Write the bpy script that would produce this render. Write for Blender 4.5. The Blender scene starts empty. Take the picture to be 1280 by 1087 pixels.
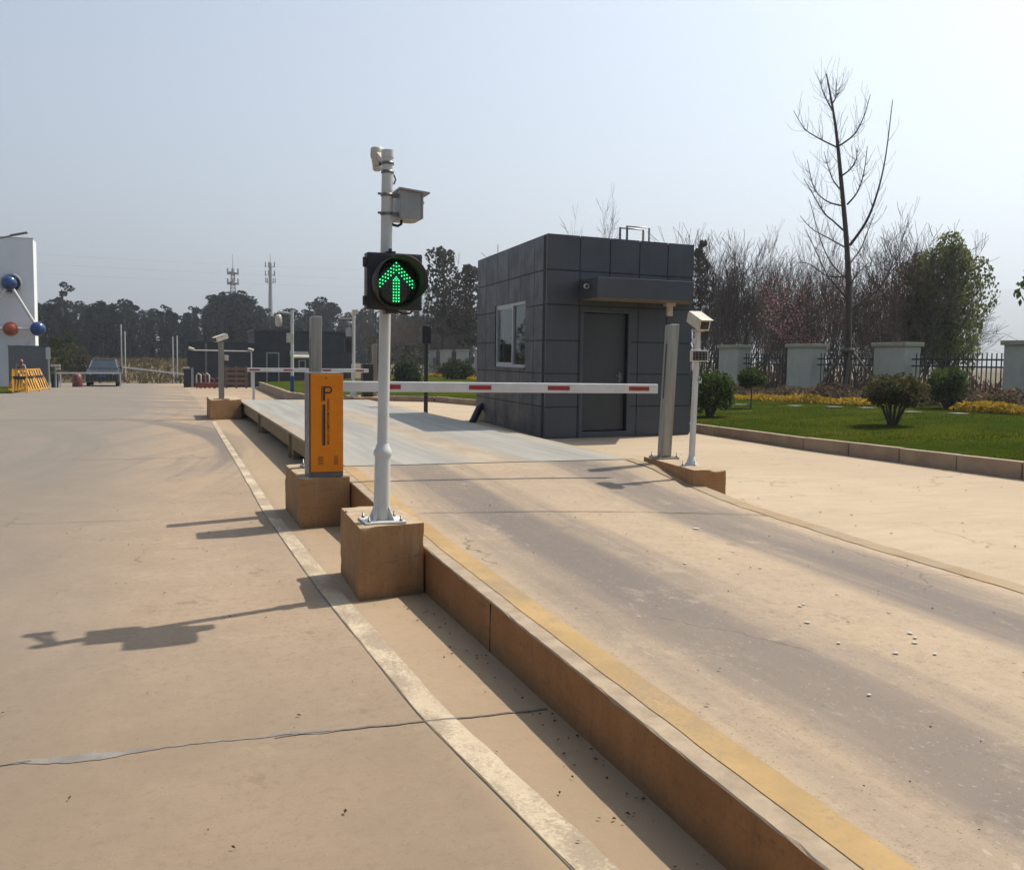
import bpy, bmesh, math, random
from mathutils import Vector, Matrix, Quaternion, noise as mnoise
R = math.radians
random.seed(7)
rnd = random.random
def U(a, b): return a + (b - a) * rnd()
SC = bpy.context.scene
COL = SC.collection

# ------------------------------------------------------------------ mesh helper
class MB:
    def __init__(s): s.v = []; s.f = []; s.sm = []
    def add(s, vs, fs, smooth=False):
        o = len(s.v); s.v += [tuple(p) for p in vs]
        for f in fs: s.f.append(tuple(i + o for i in f)); s.sm.append(smooth)
        return s
    def box(s, x0, y0, z0, x1, y1, z1, rz=0, about=None):
        vs = [(x, y, z) for z in (z0, z1) for (x, y) in ((x0, y0), (x1, y0), (x1, y1), (x0, y1))]
        if rz:
            cx, cy = about or ((x0 + x1) / 2, (y0 + y1) / 2); c, n = math.cos(rz), math.sin(rz)
            vs = [(cx + (x - cx) * c - (y - cy) * n, cy + (x - cx) * n + (y - cy) * c, z) for x, y, z in vs]
        return s.add(vs, [(0, 3, 2, 1), (4, 5, 6, 7), (0, 1, 5, 4), (1, 2, 6, 5), (2, 3, 7, 6), (3, 0, 4, 7)])
    def hexa(s, bot, top):
        return s.add(list(bot) + list(top), [(0, 3, 2, 1), (4, 5, 6, 7), (0, 1, 5, 4), (1, 2, 6, 5), (2, 3, 7, 6), (3, 0, 4, 7)])
    def bar(s, p0, p1, w, h, up=(0, 0, 1)):
        p0, p1 = Vector(p0), Vector(p1); d = (p1 - p0).normalized()
        sx = d.cross(Vector(up))
        if sx.length < 1e-4: sx = d.cross(Vector((0, 1, 0)))
        sx.normalize(); uz = sx.cross(d); a = sx * w / 2; b = uz * h / 2
        q = [p - a - b for p in (p0,)] + [p0 + a - b, p0 + a + b, p0 - a + b, p1 - a - b, p1 + a - b, p1 + a + b, p1 - a + b]
        return s.add(q, [(0, 1, 2, 3), (7, 6, 5, 4), (4, 5, 1, 0), (5, 6, 2, 1), (6, 7, 3, 2), (7, 4, 0, 3)])
    def tube(s, pts, rs, n=10, caps=True):
        pts = [Vector(p) for p in pts]
        if not hasattr(rs, '__len__'): rs = [rs] * len(pts)
        vs = []; fs = []; prev = None
        for i, p in enumerate(pts):
            d = (pts[min(i + 1, len(pts) - 1)] - pts[max(i - 1, 0)]).normalized()
            if prev is None:
                a = d.orthogonal().normalized()
            else:
                a = (prev - d * prev.dot(d))
                a = a.normalized() if a.length > 1e-5 else d.orthogonal().normalized()
            prev = a; b = d.cross(a)
            for k in range(n):
                t = 2 * math.pi * k / n
                vs.append(p + (a * math.cos(t) + b * math.sin(t)) * rs[i])
        for i in range(len(pts) - 1):
            for k in range(n):
                fs.append((i * n + k, i * n + (k + 1) % n, (i + 1) * n + (k + 1) % n, (i + 1) * n + k))
        s.add(vs, fs, True)
        if caps and n > 3:
            m = len(vs)
            s.add(vs[:n], [tuple(range(n - 1, -1, -1))]); s.add(vs[m - n:], [tuple(range(n))])
        return s
    def lathe(s, prof, c, n=24, axis='z'):          # prof: (r, h)
        vs = []; fs = []
        for r, h in prof:
            for k in range(n):
                t = 2 * math.pi * k / n; a, b = r * math.cos(t), r * math.sin(t)
                p = (a, b, h) if axis == 'z' else ((a, -h, b) if axis == 'y' else (h, a, b))
                vs.append((c[0] + p[0], c[1] + p[1], c[2] + p[2]))
        for i in range(len(prof) - 1):
            for k in range(n):
                fs.append((i * n + k, i * n + (k + 1) % n, (i + 1) * n + (k + 1) % n, (i + 1) * n + k))
        s.add(vs, fs, True)
        for i, fl in ((0, 1), (len(prof) - 1, 0)):
            if prof[i][0] > 1e-5:
                q = vs[i * n:(i + 1) * n]; s.add(q, [tuple(range(n - 1, -1, -1)) if fl else tuple(range(n))])
        return s
    def ball(s, c, r, n=16, sq=(1, 1, 1)):
        m = n // 2; vs = []; fs = []
        for i in range(m + 1):
            p = math.pi * i / m
            for k in range(n):
                t = 2 * math.pi * k / n
                vs.append((c[0] + r * sq[0] * math.sin(p) * math.cos(t), c[1] + r * sq[1] * math.sin(p) * math.sin(t), c[2] + r * sq[2] * math.cos(p)))
        for i in range(m):
            for k in range(n): fs.append((i * n + k, (i + 1) * n + k, (i + 1) * n + (k + 1) % n, i * n + (k + 1) % n))
        return s.add(vs, fs, True)
    def prism(s, poly, z0, z1):
        n = len(poly); vs = [(x, y, z0) for x, y in poly] + [(x, y, z1) for x, y in poly]
        return s.add(vs, [tuple(range(n - 1, -1, -1)), tuple(range(n, 2 * n))] + [(i, (i + 1) % n, n + (i + 1) % n, n + i) for i in range(n)])
    def prof(s, pts, x0, x1):                        # (y,z) outline extruded along x
        n = len(pts); vs = [(x0, y, z) for y, z in pts] + [(x1, y, z) for y, z in pts]
        return s.add(vs, [tuple(range(n)), tuple(range(2 * n - 1, n - 1, -1))] + [(i, n + i, n + (i + 1) % n, (i + 1) % n) for i in range(n)])
    def leaf(s, p, size, d=None, el=1.6):
        a = Vector((U(-1, 1), U(-1, 1), U(-1, 1)))
        if d is not None: a = a * .6 + Vector(d)
        if a.length < .05: a = Vector((1, 0, 0))
        a.normalize(); b = a.cross(Vector((U(-1, 1), U(-1, 1), U(-1, 1))))
        if b.length < .05: b = a.orthogonal()
        b.normalize(); p = Vector(p); a *= size * el / 2; b *= size / 2
        return s.add([p - a, p + b, p + a, p - b], [(0, 1, 2, 3)])
    def build(s, name, mat, parent=None, bevel=0, off=None):
        me = bpy.data.meshes.new(name)
        o = Vector(off) if off is not None else (Vector(ROOT.get(parent.name, (0, 0, 0))) if parent else Vector((0, 0, 0)))
        me.from_pydata([(p[0] - o.x, p[1] - o.y, p[2] - o.z) for p in s.v], [], s.f)
        me.polygons.foreach_set('use_smooth', s.sm); me.update()
        ob = bpy.data.objects.new(name, me); COL.objects.link(ob)
        if mat: me.materials.append(mat)
        if parent: ob.parent = parent; ROOT[ob.name] = ROOT.get(parent.name, (0, 0, 0))
        elif off is not None: ob.location = o; ROOT[ob.name] = tuple(o)
        if bevel:
            b = ob.modifiers.new('bevel', 'BEVEL'); b.width = bevel; b.segments = 2; b.limit_method = 'ANGLE'; b.angle_limit = R(40)
        return ob
ROOT = {}
def thing(name, label, cat, loc=(0, 0, 0), group=None):
    o = bpy.data.objects.new(name, None); COL.objects.link(o); o.location = loc; o.empty_display_size = .1
    ROOT[o.name] = tuple(loc); return tag(o, label, cat, group)
def tag(o, label, cat, group=None):
    o['label'] = label; o['category'] = cat
    if group: o['group'] = group
    return o
def kind(o, k, label=None):
    o['kind'] = k
    if label: o['label'] = label
    return o
def copy_tree(o, loc=None, rz=0, sc=None, label=None, parent=None):
    c = o.copy(); COL.objects.link(c)
    if parent: c.parent = parent
    else:
        if loc is not None: c.location = loc
        c.rotation_euler = (0, 0, rz)
        if sc: c.scale = (sc if hasattr(sc, '__len__') else (sc,) * 3)
        if label: c['label'] = label
    for ch in [x for x in COL.objects if x.parent == o]: copy_tree(ch, parent=c)
    return c

# ------------------------------------------------------------------ materials
def newmat(name):
    m = bpy.data.materials.new(name); m.use_nodes = True
    nt = m.node_tree; b = nt.nodes['Principled BSDF']; return m, nt, b
class NT:
    def __init__(s, nt): s.t = nt
    k = .62
    def c(s, q): return (*[x * s.k for x in q], 1)
    def n(s, ty, **k):
        x = s.t.nodes.new(ty)
        for a, v in k.items(): setattr(x, a, v)
        return x
    def l(s, a, b): s.t.links.new(a, b)
    def coord(s, sc=(1, 1, 1), loc=(0, 0, 0)):
        c = s.n('ShaderNodeTexCoord'); m = s.n('ShaderNodeMapping'); m.inputs['Scale'].default_value = sc; m.inputs['Location'].default_value = loc
        s.l(c.outputs['Object'], m.inputs['Vector']); return m.outputs[0]
    def noise(s, scale, detail=5, rough=.6, vec=None, dist=0):
        x = s.n('ShaderNodeTexNoise'); x.inputs['Scale'].default_value = scale; x.inputs['Detail'].default_value = detail
        x.inputs['Roughness'].default_value = rough; x.inputs['Distortion'].default_value = dist
        s.l(vec if vec is not None else s.coord(), x.inputs['Vector']); return x.outputs['Fac']
    def math(s, op, a, b=None, c=None, clamp=False):
        x = s.n('ShaderNodeMath', operation=op); x.use_clamp = clamp
        for i, q in enumerate((a, b, c)):
            if q is None: continue
            if hasattr(q, 'links'): s.l(q, x.inputs[i])
            else: x.inputs[i].default_value = q
        return x.outputs[0]
    def rng(s, v, a, b, c=0, d=1, smooth=True):
        x = s.n('ShaderNodeMapRange'); x.interpolation_type = 'SMOOTHSTEP' if smooth else 'LINEAR'
        s.l(v, x.inputs[0])
        for i, q in enumerate((a, b, c, d)): x.inputs[i + 1].default_value = q
        return x.outputs[0]
    def mix(s, f, a, b, mode='MIX'):
        x = s.n('ShaderNodeMix', data_type='RGBA', blend_type=mode)
        for i, q in ((0, f), (6, a), (7, b)):
            if hasattr(q, 'links'): s.l(q, x.inputs[i])
            elif isinstance(q, (int, float)): x.inputs[i].default_value = q
            else: x.inputs[i].default_value = s.c(q)
        return x.outputs[2]
    def bump(s, h, strength, dist, b):
        x = s.n('ShaderNodeBump'); x.inputs['Strength'].default_value = strength; x.inputs['Distance'].default_value = dist
        s.l(h, x.inputs['Height']); s.l(x.outputs[0], b.inputs['Normal'])
def pm(name, c1, c2=None, scale=6, rough=.7, metal=0, bump=0, bscale=60, bdist=.004, detail=6, stretch=(1, 1, 1), spec=.5, lo=.35, hi=.65):
    m, nt, b = newmat(name); N = NT(nt)
    if c2 is None: c2 = tuple(x * .8 for x in c1)
    v = N.coord(stretch)
    f = N.rng(N.noise(scale, detail, .65, v), lo, hi)
    N.l(N.mix(f, c1, c2), b.inputs['Base Color'])
    b.inputs['Metallic'].default_value = metal; b.inputs['Specular IOR Level'].default_value = spec
    r = N.rng(N.noise(scale * 2.3, 3, .6, v), .3, .7, max(rough - .08, .03), min(rough + .08, 1)); N.l(r, b.inputs['Roughness'])
    if bump: N.bump(N.noise(bscale, 5, .65), bump, bdist, b)
    return m
def emit(name, col, st):
    m, nt, b = newmat(name); b.inputs['Base Color'].default_value = (*col, 1); b.inputs['Emission Color'].default_value = (*col, 1); b.inputs['Emission Strength'].default_value = st
    return m
def glass(name, tint=(.75, .85, .85)):
    m, nt, b = newmat(name); b.inputs['Base Color'].default_value = (*tint, 1); b.inputs['Roughness'].default_value = .02
    b.inputs['Transmission Weight'].default_value = 1; b.inputs['IOR'].default_value = 1.02; b.inputs['Coat Weight'].default_value = .7; b.inputs['Coat Roughness'].default_value = .02
    return m
def leafmat(name, c1, c2, scale=3, rough=.6, trans=.25):
    trans = min(.5, trans * 1.7)
    m, nt, b = newmat(name); N = NT(nt)
    f = N.rng(N.noise(scale, 3, .6), .35, .65)
    g = N.n('ShaderNodeObjectInfo'); col = N.mix(f, c1, c2)
    hs = N.n('ShaderNodeHueSaturation'); N.l(col, hs.inputs['Color']); N.l(N.rng(g.outputs['Random'], 0, 1, .8, 1.2, False), hs.inputs['Value'])
    N.l(hs.outputs[0], b.inputs['Base Color']); b.inputs['Roughness'].default_value = rough; b.inputs['Specular IOR Level'].default_value = .05
    t = N.n('ShaderNodeBsdfTranslucent'); N.l(hs.outputs[0], t.inputs[0]); mx = N.n('ShaderNodeMixShader'); mx.inputs[0].default_value = trans
    N.l(b.outputs[0], mx.inputs[1]); N.l(t.outputs[0], mx.inputs[2]); N.l(mx.outputs[0], nt.nodes['Material Output'].inputs[0])
    return m

def details(N, c, dark, light, sc=1):
    """hairline cracks, specks, scratches and sharp-edged stains"""
    v = N.n('ShaderNodeTexVoronoi', feature='DISTANCE_TO_EDGE'); v.inputs['Scale'].default_value = .55 * sc
    w = N.n('ShaderNodeMix', data_type='VECTOR'); nz = N.n('ShaderNodeTexNoise'); nz.inputs['Scale'].default_value = 2.2; nz.inputs['Detail'].default_value = 6
    co = N.coord(); N.l(co, nz.inputs['Vector']); w.inputs[0].default_value = .35; N.l(co, w.inputs[4]); N.l(nz.outputs['Color'], w.inputs[5]); N.l(w.outputs[1], v.inputs['Vector'])
    line = N.rng(v.outputs['Distance'], .0045, .0015); mask = N.rng(N.noise(.7, 3, .6, N.coord((1, 1, 1), (12, 4, 0))), .50, .58)
    c = N.mix(N.math('MULTIPLY', N.math('MULTIPLY', line, mask), .75), c, dark)
    speck = N.rng(N.noise(70, 2, .5), .66, .70); c = N.mix(N.math('MULTIPLY', speck, .6), c, dark); big = N.rng(N.noise(22, 3, .6, N.coord((1, 1, 1), (40, 1, 0))), .70, .735); c = N.mix(N.math('MULTIPLY', big, .6), c, dark)
    speck2 = N.rng(N.noise(60, 2, .5, N.coord((1, 1, 1), (4, 9, 0))), .70, .74); c = N.mix(N.math('MULTIPLY', speck2, .5), c, light)
    for sx, off in (((1.2, 26, 1), 3), ((22, 1.5, 1), 7)):
        sc_ = N.rng(N.noise(1.6, 8, .75, N.coord(sx, (off, off * 2, 0))), .60, .68); m_ = N.rng(N.noise(1.1, 3, .6, N.coord((1, 1, 1), (off, 1, 0))), .5, .6); c = N.mix(N.math('MULTIPLY', N.math('MULTIPLY', sc_, m_), .4), c, dark if off == 3 else light)
    st = N.rng(N.noise(2.3, 12, .78, N.coord((1, .8, 1), (20, 6, 0))), .60, .64); c = N.mix(N.math('MULTIPLY', st, .42), c, dark)
    return c
def concrete_road():
    m, nt, b = newmat('concrete_road'); N = NT(nt)
    big = N.noise(.35, 4, .6); med = N.noise(2.2, 7, .7); fine = N.noise(45, 4, .7)
    c = N.mix(N.rng(big, .35, .65), (.385, .30, .215), (.335, .27, .205))
    c = N.mix(N.math('MULTIPLY', N.rng(med, .38, .72), .55), c, (.455, .365, .27))
    c = N.mix(N.math('MULTIPLY', N.rng(fine, .5, .8), .25), c, (.25, .20, .15))
    c = N.mix(N.math('MULTIPLY', N.rng(N.noise(150, 4, .8), .5, .7), .3), c, (.2, .16, .12))
    # brushed finish across the lane
    br = N.noise(1, 3, .5, N.coord((2, 60, 2))); c = N.mix(N.math('MULTIPLY', N.rng(br, .45, .8), .12), c, (.28, .23, .18))
    # blotchy dark stains
    st = N.noise(1.1, 6, .75, N.coord((1, .6, 1), (3.1, 8.2, 0))); c = N.mix(N.math('MULTIPLY', N.rng(st, .56, .70), .5), c, (.21, .165, .125))
    grit = N.noise(16, 10, .85); c = N.mix(N.math('MULTIPLY', N.rng(grit, .48, .64), .55), c, (.225, .175, .13))
    scuff = N.noise(3.2, 11, .82, N.coord((1, 1, 1), (1.7, 4.4, 0))); c = N.mix(N.math('MULTIPLY', N.rng(scuff, .55, .66), .45), c, (.52, .43, .33))
    dust = N.noise(.55, 8, .75, N.coord((1, .7, 1), (9, 2, 0))); c = N.mix(N.math('MULTIPLY', N.rng(dust, .46, .66), .45), c, (.30, .235, .165))
    c = details(N, c, (.16, .12, .085), (.58, .48, .36))
    # dark tyre sweeps left by turning lorries
    geo = N.n('ShaderNodeTexCoord'); sx = N.n('ShaderNodeSeparateXYZ'); N.l(geo.outputs['Object'], sx.inputs[0]); X, Y = sx.outputs[0], sx.outputs[1]
    def arc(cx, cy, f, lo, hi, off):
        dx = N.math('SUBTRACT', X, cx); dy = N.math('SUBTRACT', Y, cy)
        r = N.math('SQRT', N.math('ADD', N.math('MULTIPLY', dx, dx), N.math('MULTIPLY', dy, dy)))
        cmb = N.n('ShaderNodeCombineXYZ'); N.l(r, cmb.inputs[0]); N.l(N.math('MULTIPLY', N.math('ARCTAN2', dy, dx), .8), cmb.inputs[1]); cmb.inputs[2].default_value = off
        return N.rng(N.noise(f, 4, .6, cmb.outputs[0]), lo, hi)
    ym = N.math('MULTIPLY', N.rng(Y, 9, 17), N.rng(Y, 70, 45))
    a1 = N.math('MULTIPLY', arc(-14, 17, .9, .48, .60, 1.3), ym)
    a2 = N.math('MULTIPLY', arc(-30, 30, .6, .5, .6, 5.7), ym)
    c = N.mix(N.math('MULTIPLY', a1, .85), c, (.155, .143, .135)); c = N.mix(N.math('MULTIPLY', a2, .5), c, (.17, .155, .145))
    c = N.mix(N.math('MULTIPLY', N.math('MULTIPLY', N.rng(X, .35, -1.5), N.rng(N.noise(.45, 5, .65, N.coord((1, .5, 1), (8, 3, 0))), .3, .6, .65, 1)), .85), c, (.20, .182, .162))  # greyer to the left: lane dirt plus edge vignette painted into the colour
    # browner oily ground nearer the stop line
    c = N.mix(N.math('MULTIPLY', N.math('MULTIPLY', N.rng(Y, 6.5, 3), N.rng(N.noise(.8, 6, .7, N.coord((1, 1, 1), (30, 2, 0))), .25, .6, .6, 1)), .55), c, (.215, .165, .118))
    # general greyer lane in the distance
    c = N.mix(N.math('MULTIPLY', N.math('MULTIPLY', N.rng(Y, 8, 18), N.rng(X, .5, -.8)), .35), c, (.235, .225, .205))
    # lighter dusty strip right of the painted line
    c = N.mix(N.math('MULTIPLY', N.rng(X, 1.0, 1.15), .4), c, (.47, .36, .23))
    c = N.mix(1, c, (2.06, 1.93, 1.80), 'MULTIPLY')
    N.l(c, b.inputs['Base Color']); b.inputs['Roughness'].default_value = .88; b.inputs['Specular IOR Level'].default_value = .25
    N.bump(N.math('ADD', N.math('MULTIPLY', fine, .5), N.math('ADD', med, grit)), .35, .006, b)
    return m
def ramp_mat():
    m, nt, b = newmat('ramp_concrete'); N = NT(nt)
    big = N.noise(.6, 5, .65); med = N.noise(3, 7, .7); fine = N.noise(55, 4, .7)
    c = N.mix(N.rng(big, .35, .65), (.52, .41, .285), (.455, .365, .265))
    c = N.mix(N.math('MULTIPLY', N.rng(med, .4, .7), .4), c, (.58, .47, .345))
    tc = N.n('ShaderNodeTexCoord'); s = N.n('ShaderNodeSeparateXYZ'); N.l(tc.outputs['Object'], s.inputs[0]); X, Y = s.outputs[0], s.outputs[1]
    streak = N.noise(2.6, 5, .6, N.coord((1.6, .06, 1)))
    wob = N.noise(.9, 3, .5, N.coord((.2, .5, 1), (4, 0, 0)))
    def band(cx, w, lo=.0):
        d = N.math('ABSOLUTE', N.math('SUBTRACT', N.math('ADD', X, N.math('MULTIPLY', N.math('SUBTRACT', wob, .5), .35)), cx))
        d = N.math('ADD', d, N.math('MULTIPLY', N.math('SUBTRACT', streak, .5), .85))
        return N.rng(d, w, lo)
    bands = N.math('MAXIMUM', band(2.45, .68, .12), band(4.22, .58, .1))
    patch = N.rng(N.noise(.8, 4, .6, N.coord((1, .35, 1), (7, 3, 0))), .3, .6, .75, 1)
    c = N.mix(N.math('MULTIPLY', N.math('MULTIPLY', bands, patch), .95), c, (.185, .165, .158))
    grit = N.noise(15, 10, .85); c = N.mix(N.math('MULTIPLY', N.rng(grit, .48, .64), .5), c, (.27, .21, .155)); c = N.mix(N.math('MULTIPLY', N.rng(N.noise(140, 4, .8), .5, .7), .3), c, (.25, .2, .15)); c = N.mix(N.math('MULTIPLY', N.rng(N.noise(2.6, 11, .82, N.coord((1, .6, 1), (3, 3, 0))), .54, .66), .4), c, (.60, .50, .375))
    c = N.mix(N.math('MULTIPLY', N.rng(N.noise(70, 3, .7, N.coord((1, .25, 1))), .64, .7), .5), c, (.62, .56, .48))
    c = N.mix(N.math('MULTIPLY', N.rng(fine, .52, .8), .3), c, (.25, .2, .15))
    c = N.mix(N.math('MULTIPLY', N.rng(N.noise(9, 6, .75), .62, .75), .5), c, (.68, .6, .48))
    c = details(N, c, (.17, .13, .10), (.68, .58, .45))
    c = N.mix(1, c, (1.74, 1.64, 1.54), 'MULTIPLY')
    N.l(c, b.inputs['Base Color']); b.inputs['Roughness'].default_value = .85; b.inputs['Specular IOR Level'].default_value = .3
    N.bump(N.math('ADD', N.math('MULTIPLY', fine, .6), med), .25, .005, b)
    return m
def deck_mat():
    m, nt, b = newmat('deck_steel'); N = NT(nt)
    tc = N.n('ShaderNodeNewGeometry'); s = N.n('ShaderNodeSeparateXYZ'); N.l(tc.outputs['Position'], s.inputs[0]); X = s.outputs[0]
    streak = N.noise(2.4, 6, .65, N.coord((1.5, .07, 1))); med = N.noise(2.5, 7, .7, N.coord((1, .3, 1)))
    dirt = N.mix(N.rng(med, .35, .68), (.55, .43, .285), (.40, .30, .19))
    steel = N.mix(N.rng(streak, .35, .65), (.46, .435, .375), (.325, .305, .265))
    def band(cx, w):
        d = N.math('ABSOLUTE', N.math('SUBTRACT', X, cx)); d = N.math('ADD', d, N.math('MULTIPLY', N.math('SUBTRACT', streak, .5), .9)); return N.rng(d, w, w * .4)
    f = N.math('MAXIMUM', band(2.5, .95), band(4.35, .9))
    c = N.mix(f, dirt, steel); c = N.mix(N.math('MULTIPLY', N.rng(N.noise(7, 6, .75, N.coord((.25, 1, 1))), .6, .72), .5), c, (.22, .15, .09))
    N.l(c, b.inputs['Base Color']); b.inputs['Roughness'].default_value = .62; b.inputs['Metallic'].default_value = .0
    N.bump(med, .15, .004, b)
    return m
def yard_mat():
    m, nt, b = newmat('yard_concrete'); N = NT(nt)
    c = N.mix(N.rng(N.noise(.4, 4, .6), .35, .65), (.66, .52, .36), (.59, .455, .31))
    c = N.mix(N.math('MULTIPLY', N.rng(N.noise(3, 7, .7, N.coord((.6, 2.2, 1))), .4, .7), .55), c, (.53, .40, .27))
    fine = N.noise(40, 4, .7); c = N.mix(N.math('MULTIPLY', N.rng(fine, .55, .8), .25), c, (.36, .27, .18))
    c = N.mix(N.math('MULTIPLY', N.rng(N.noise(1.4, 6, .75, N.coord((1, 1, 1), (5, 5, 0))), .6, .72), .3), c, (.36, .27, .18)); c = details(N, c, (.34, .25, .16), (.8, .68, .5))
    N.l(c, b.inputs['Base Color']); b.inputs['Roughness'].default_value = .9; b.inputs['Specular IOR Level'].default_value = .2
    N.bump(fine, .3, .004, b); return m
def worn_paint(name, paint, under, amount, scale=14):
    m, nt, b = newmat(name); N = NT(nt)
    w0 = N.math('ADD', N.math('MULTIPLY', N.noise(scale * .3, 6, .7, N.coord((1, .6, 1), (2, 2, 0))), .5), N.math('MULTIPLY', N.noise(scale * 6, 8, .85), .5)); f = N.rng(w0, amount - .05, amount + .05)
    p = N.mix(N.rng(N.noise(2, 4, .6), .35, .65), paint, tuple(x * .78 for x in paint))
    c = N.mix(f, p, under); c = N.mix(N.math('MULTIPLY', N.rng(N.noise(60, 4, .7), .5, .8), .3), c, tuple(x * .5 for x in under))
    N.l(c, b.inputs['Base Color']); b.inputs['Roughness'].default_value = .85; N.bump(f, .2, .002, b); return m
def block_mat(name, c1, c2, c3):
    m, nt, b = newmat(name); N = NT(nt)
    c = N.mix(N.rng(N.noise(3, 7, .7), .35, .65), c1, c2)
    c = N.mix(N.math('MULTIPLY', N.rng(N.noise(1, 6, .7, N.coord((14, 14, 1.4))), .52, .72), .5), c, c3)
    c = N.mix(N.math('MULTIPLY', N.rng(N.noise(1, 5, .7, N.coord((2, 2, 16), (1, 5, 2))), .56, .66), .4), c, tuple(x * .55 for x in c1))
    c = N.mix(N.math('MULTIPLY', N.rng(N.noise(38, 6, .8), .52, .68), .5), c, tuple(x * .5 for x in c2))
    c = N.mix(N.math('MULTIPLY', N.rng(N.noise(5, 9, .8, N.coord((1, 1, 1), (6, 6, 6))), .60, .65), .5), c, (.44, .33, .22))
    pits = N.rng(N.noise(16, 6, .8, N.coord((1, 1, 1), (3, 1, 2))), .66, .72); c = N.mix(N.math('MULTIPLY', pits, .6), c, (.03, .02, .012))
    tc = N.n('ShaderNodeTexCoord'); s = N.n('ShaderNodeSeparateXYZ'); N.l(tc.outputs['Object'], s.inputs[0])
    # rain-splashed mud with a ragged upper edge near the foot
    mud = N.rng(N.math('ADD', s.outputs[2], N.math('MULTIPLY', N.noise(7, 6, .7), -.14)), .06, -.06)
    c = N.mix(N.math('MULTIPLY', mud, .5), c, (.19, .13, .08))
    N.l(c, b.inputs['Base Color']); b.inputs['Roughness'].default_value = .85; b.inputs['Specular IOR Level'].default_value = .25
    N.bump(N.noise(22, 7, .7), .5, .012, b); return m
def grass_mat():
    m, nt, b = newmat('lawn_turf'); N = NT(nt)
    c = N.mix(N.rng(N.noise(.45, 4, .6), .35, .65), (.056, .084, .008), (.10, .115, .010))
    c = N.mix(N.math('MULTIPLY', N.rng(N.noise(5, 6, .7), .4, .7), .6), c, (.03, .062, .016))
    c = N.mix(N.math('MULTIPLY', N.rng(N.noise(1.3, 6, .75, N.coord((1, 1, 1), (2, 9, 0))), .52, .68), .55), c, (.17, .16, .04))
    N.l(c, b.inputs['Base Color']); b.inputs['Roughness'].default_value = 1; b.inputs['Specular IOR Level'].default_value = 0
    N.bump(N.noise(70, 4, .7), .8, .03, b); return m
def field_mat():
    m, nt, b = newmat('dry_field'); N = NT(nt)
    c = N.mix(N.rng(N.noise(.12, 5, .65), .35, .65), (.20, .145, .075), (.13, .10, .055))
    c = N.mix(N.math('MULTIPLY', N.rng(N.noise(2, 6, .7), .45, .7), .6), c, (.09, .08, .035))
    N.l(c, b.inputs['Base Color']); b.inputs['Roughness'].default_value = 1; N.bump(N.noise(3, 5, .7), .6, .15, b); return m
M = {}
M['road'] = concrete_road(); M['ramp'] = ramp_mat(); M['deck'] = deck_mat(); M['yard'] = yard_mat()
M['white_line'] = worn_paint('worn_white_line', (.84, .675, .465), (.43, .335, .23), .495, 11)
M['yellow_line'] = worn_paint('worn_yellow_line', (.60, .385, .15), (.42, .29, .155), .535, 9)
M['edge_line'] = worn_paint('faded_edge_line', (.50, .33, .16), (.45, .34, .22), .50, 8)
M['kerb'] = block_mat('rust_painted_kerb', (.50, .235, .09), (.41, .19, .07), (.26, .15, .085))
M['block'] = block_mat('brown_painted_block', (.56, .30, .13), (.47, .245, .105), (.62, .42, .24))
M['block_top'] = pm('bare_block_top', (.62, .46, .29), (.46, .33, .2), 9, .9, bump=.5, bscale=50)
M['bare'] = pm('bare_concrete', (.55, .42, .285), (.40, .305, .205), 7, .9, bump=.5, bscale=40)
M['kerbstone'] = pm('kerb_stone', (.52, .38, .26), (.40, .28, .19), 2.5, .9, bump=.4, bscale=50)
M['white_metal'] = pm('white_painted_pole', (.86, .86, .83), (.74, .72, .67), 5, .38, bump=.08, bscale=20, stretch=(1, 1, .35))
M['cam_white'] = pm('camera_white', (.80, .75, .64), (.68, .58, .44), 9, .45)
M['grey_box'] = pm('grey_cabinet_paint', (.44, .44, .43), (.38, .38, .375), 6, .45)
M['galv'] = pm('galvanised_bracket', (.35, .34, .33), (.22, .2, .18), 20, .45, .7)
M['steel'] = pm('brushed_steel', (.50, .47, .42), (.36, .33, .28), 3, .36, .75, stretch=(12, 12, .4))
M['dark_slot'] = pm('dark_slot', (.015, .015, .016), None, 8, .4)
M['black'] = pm('black_plastic', (.018, .018, .019), (.012, .012, .012), 12, .45)
M['visor'] = pm('dusty_black_visor', (.028, .025, .022), (.055, .042, .032), 9, .5)
M['lens'] = pm('dark_lens', (.02, .035, .028), (.015, .024, .02), 30, .3)
M['green'] = emit('green_led', (.05, 1, .28), 2.2)
M['green_glow'] = emit('green_lit_lens', (.0, .10, .03), .16)
M['orange'] = pm('orange_panel', (1.08, .33, .012), (.98, .29, .010), 4, .6, spec=.2)
M['dark_grey'] = pm('dark_grey_metal', (.085, .085, .09), (.065, .065, .07), 6, .45)
M['mid_grey'] = pm('mid_grey_metal', (.19, .195, .205), (.16, .16, .17), 6, .45)
M['ink'] = pm('brown_black_lettering', (.02, .012, .008), None, 8, .6)
M['arm'] = pm('barrier_arm_white', (.95, .94, .92), (.84, .82, .8), 4, .35)
M['red'] = pm('red_reflector', (.50, .018, .022), (.38, .012, .015), 10, .35)
M['clad'] = pm('charcoal_cladding', (.070, .075, .089), (.064, .068, .081), .5, .5)
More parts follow.
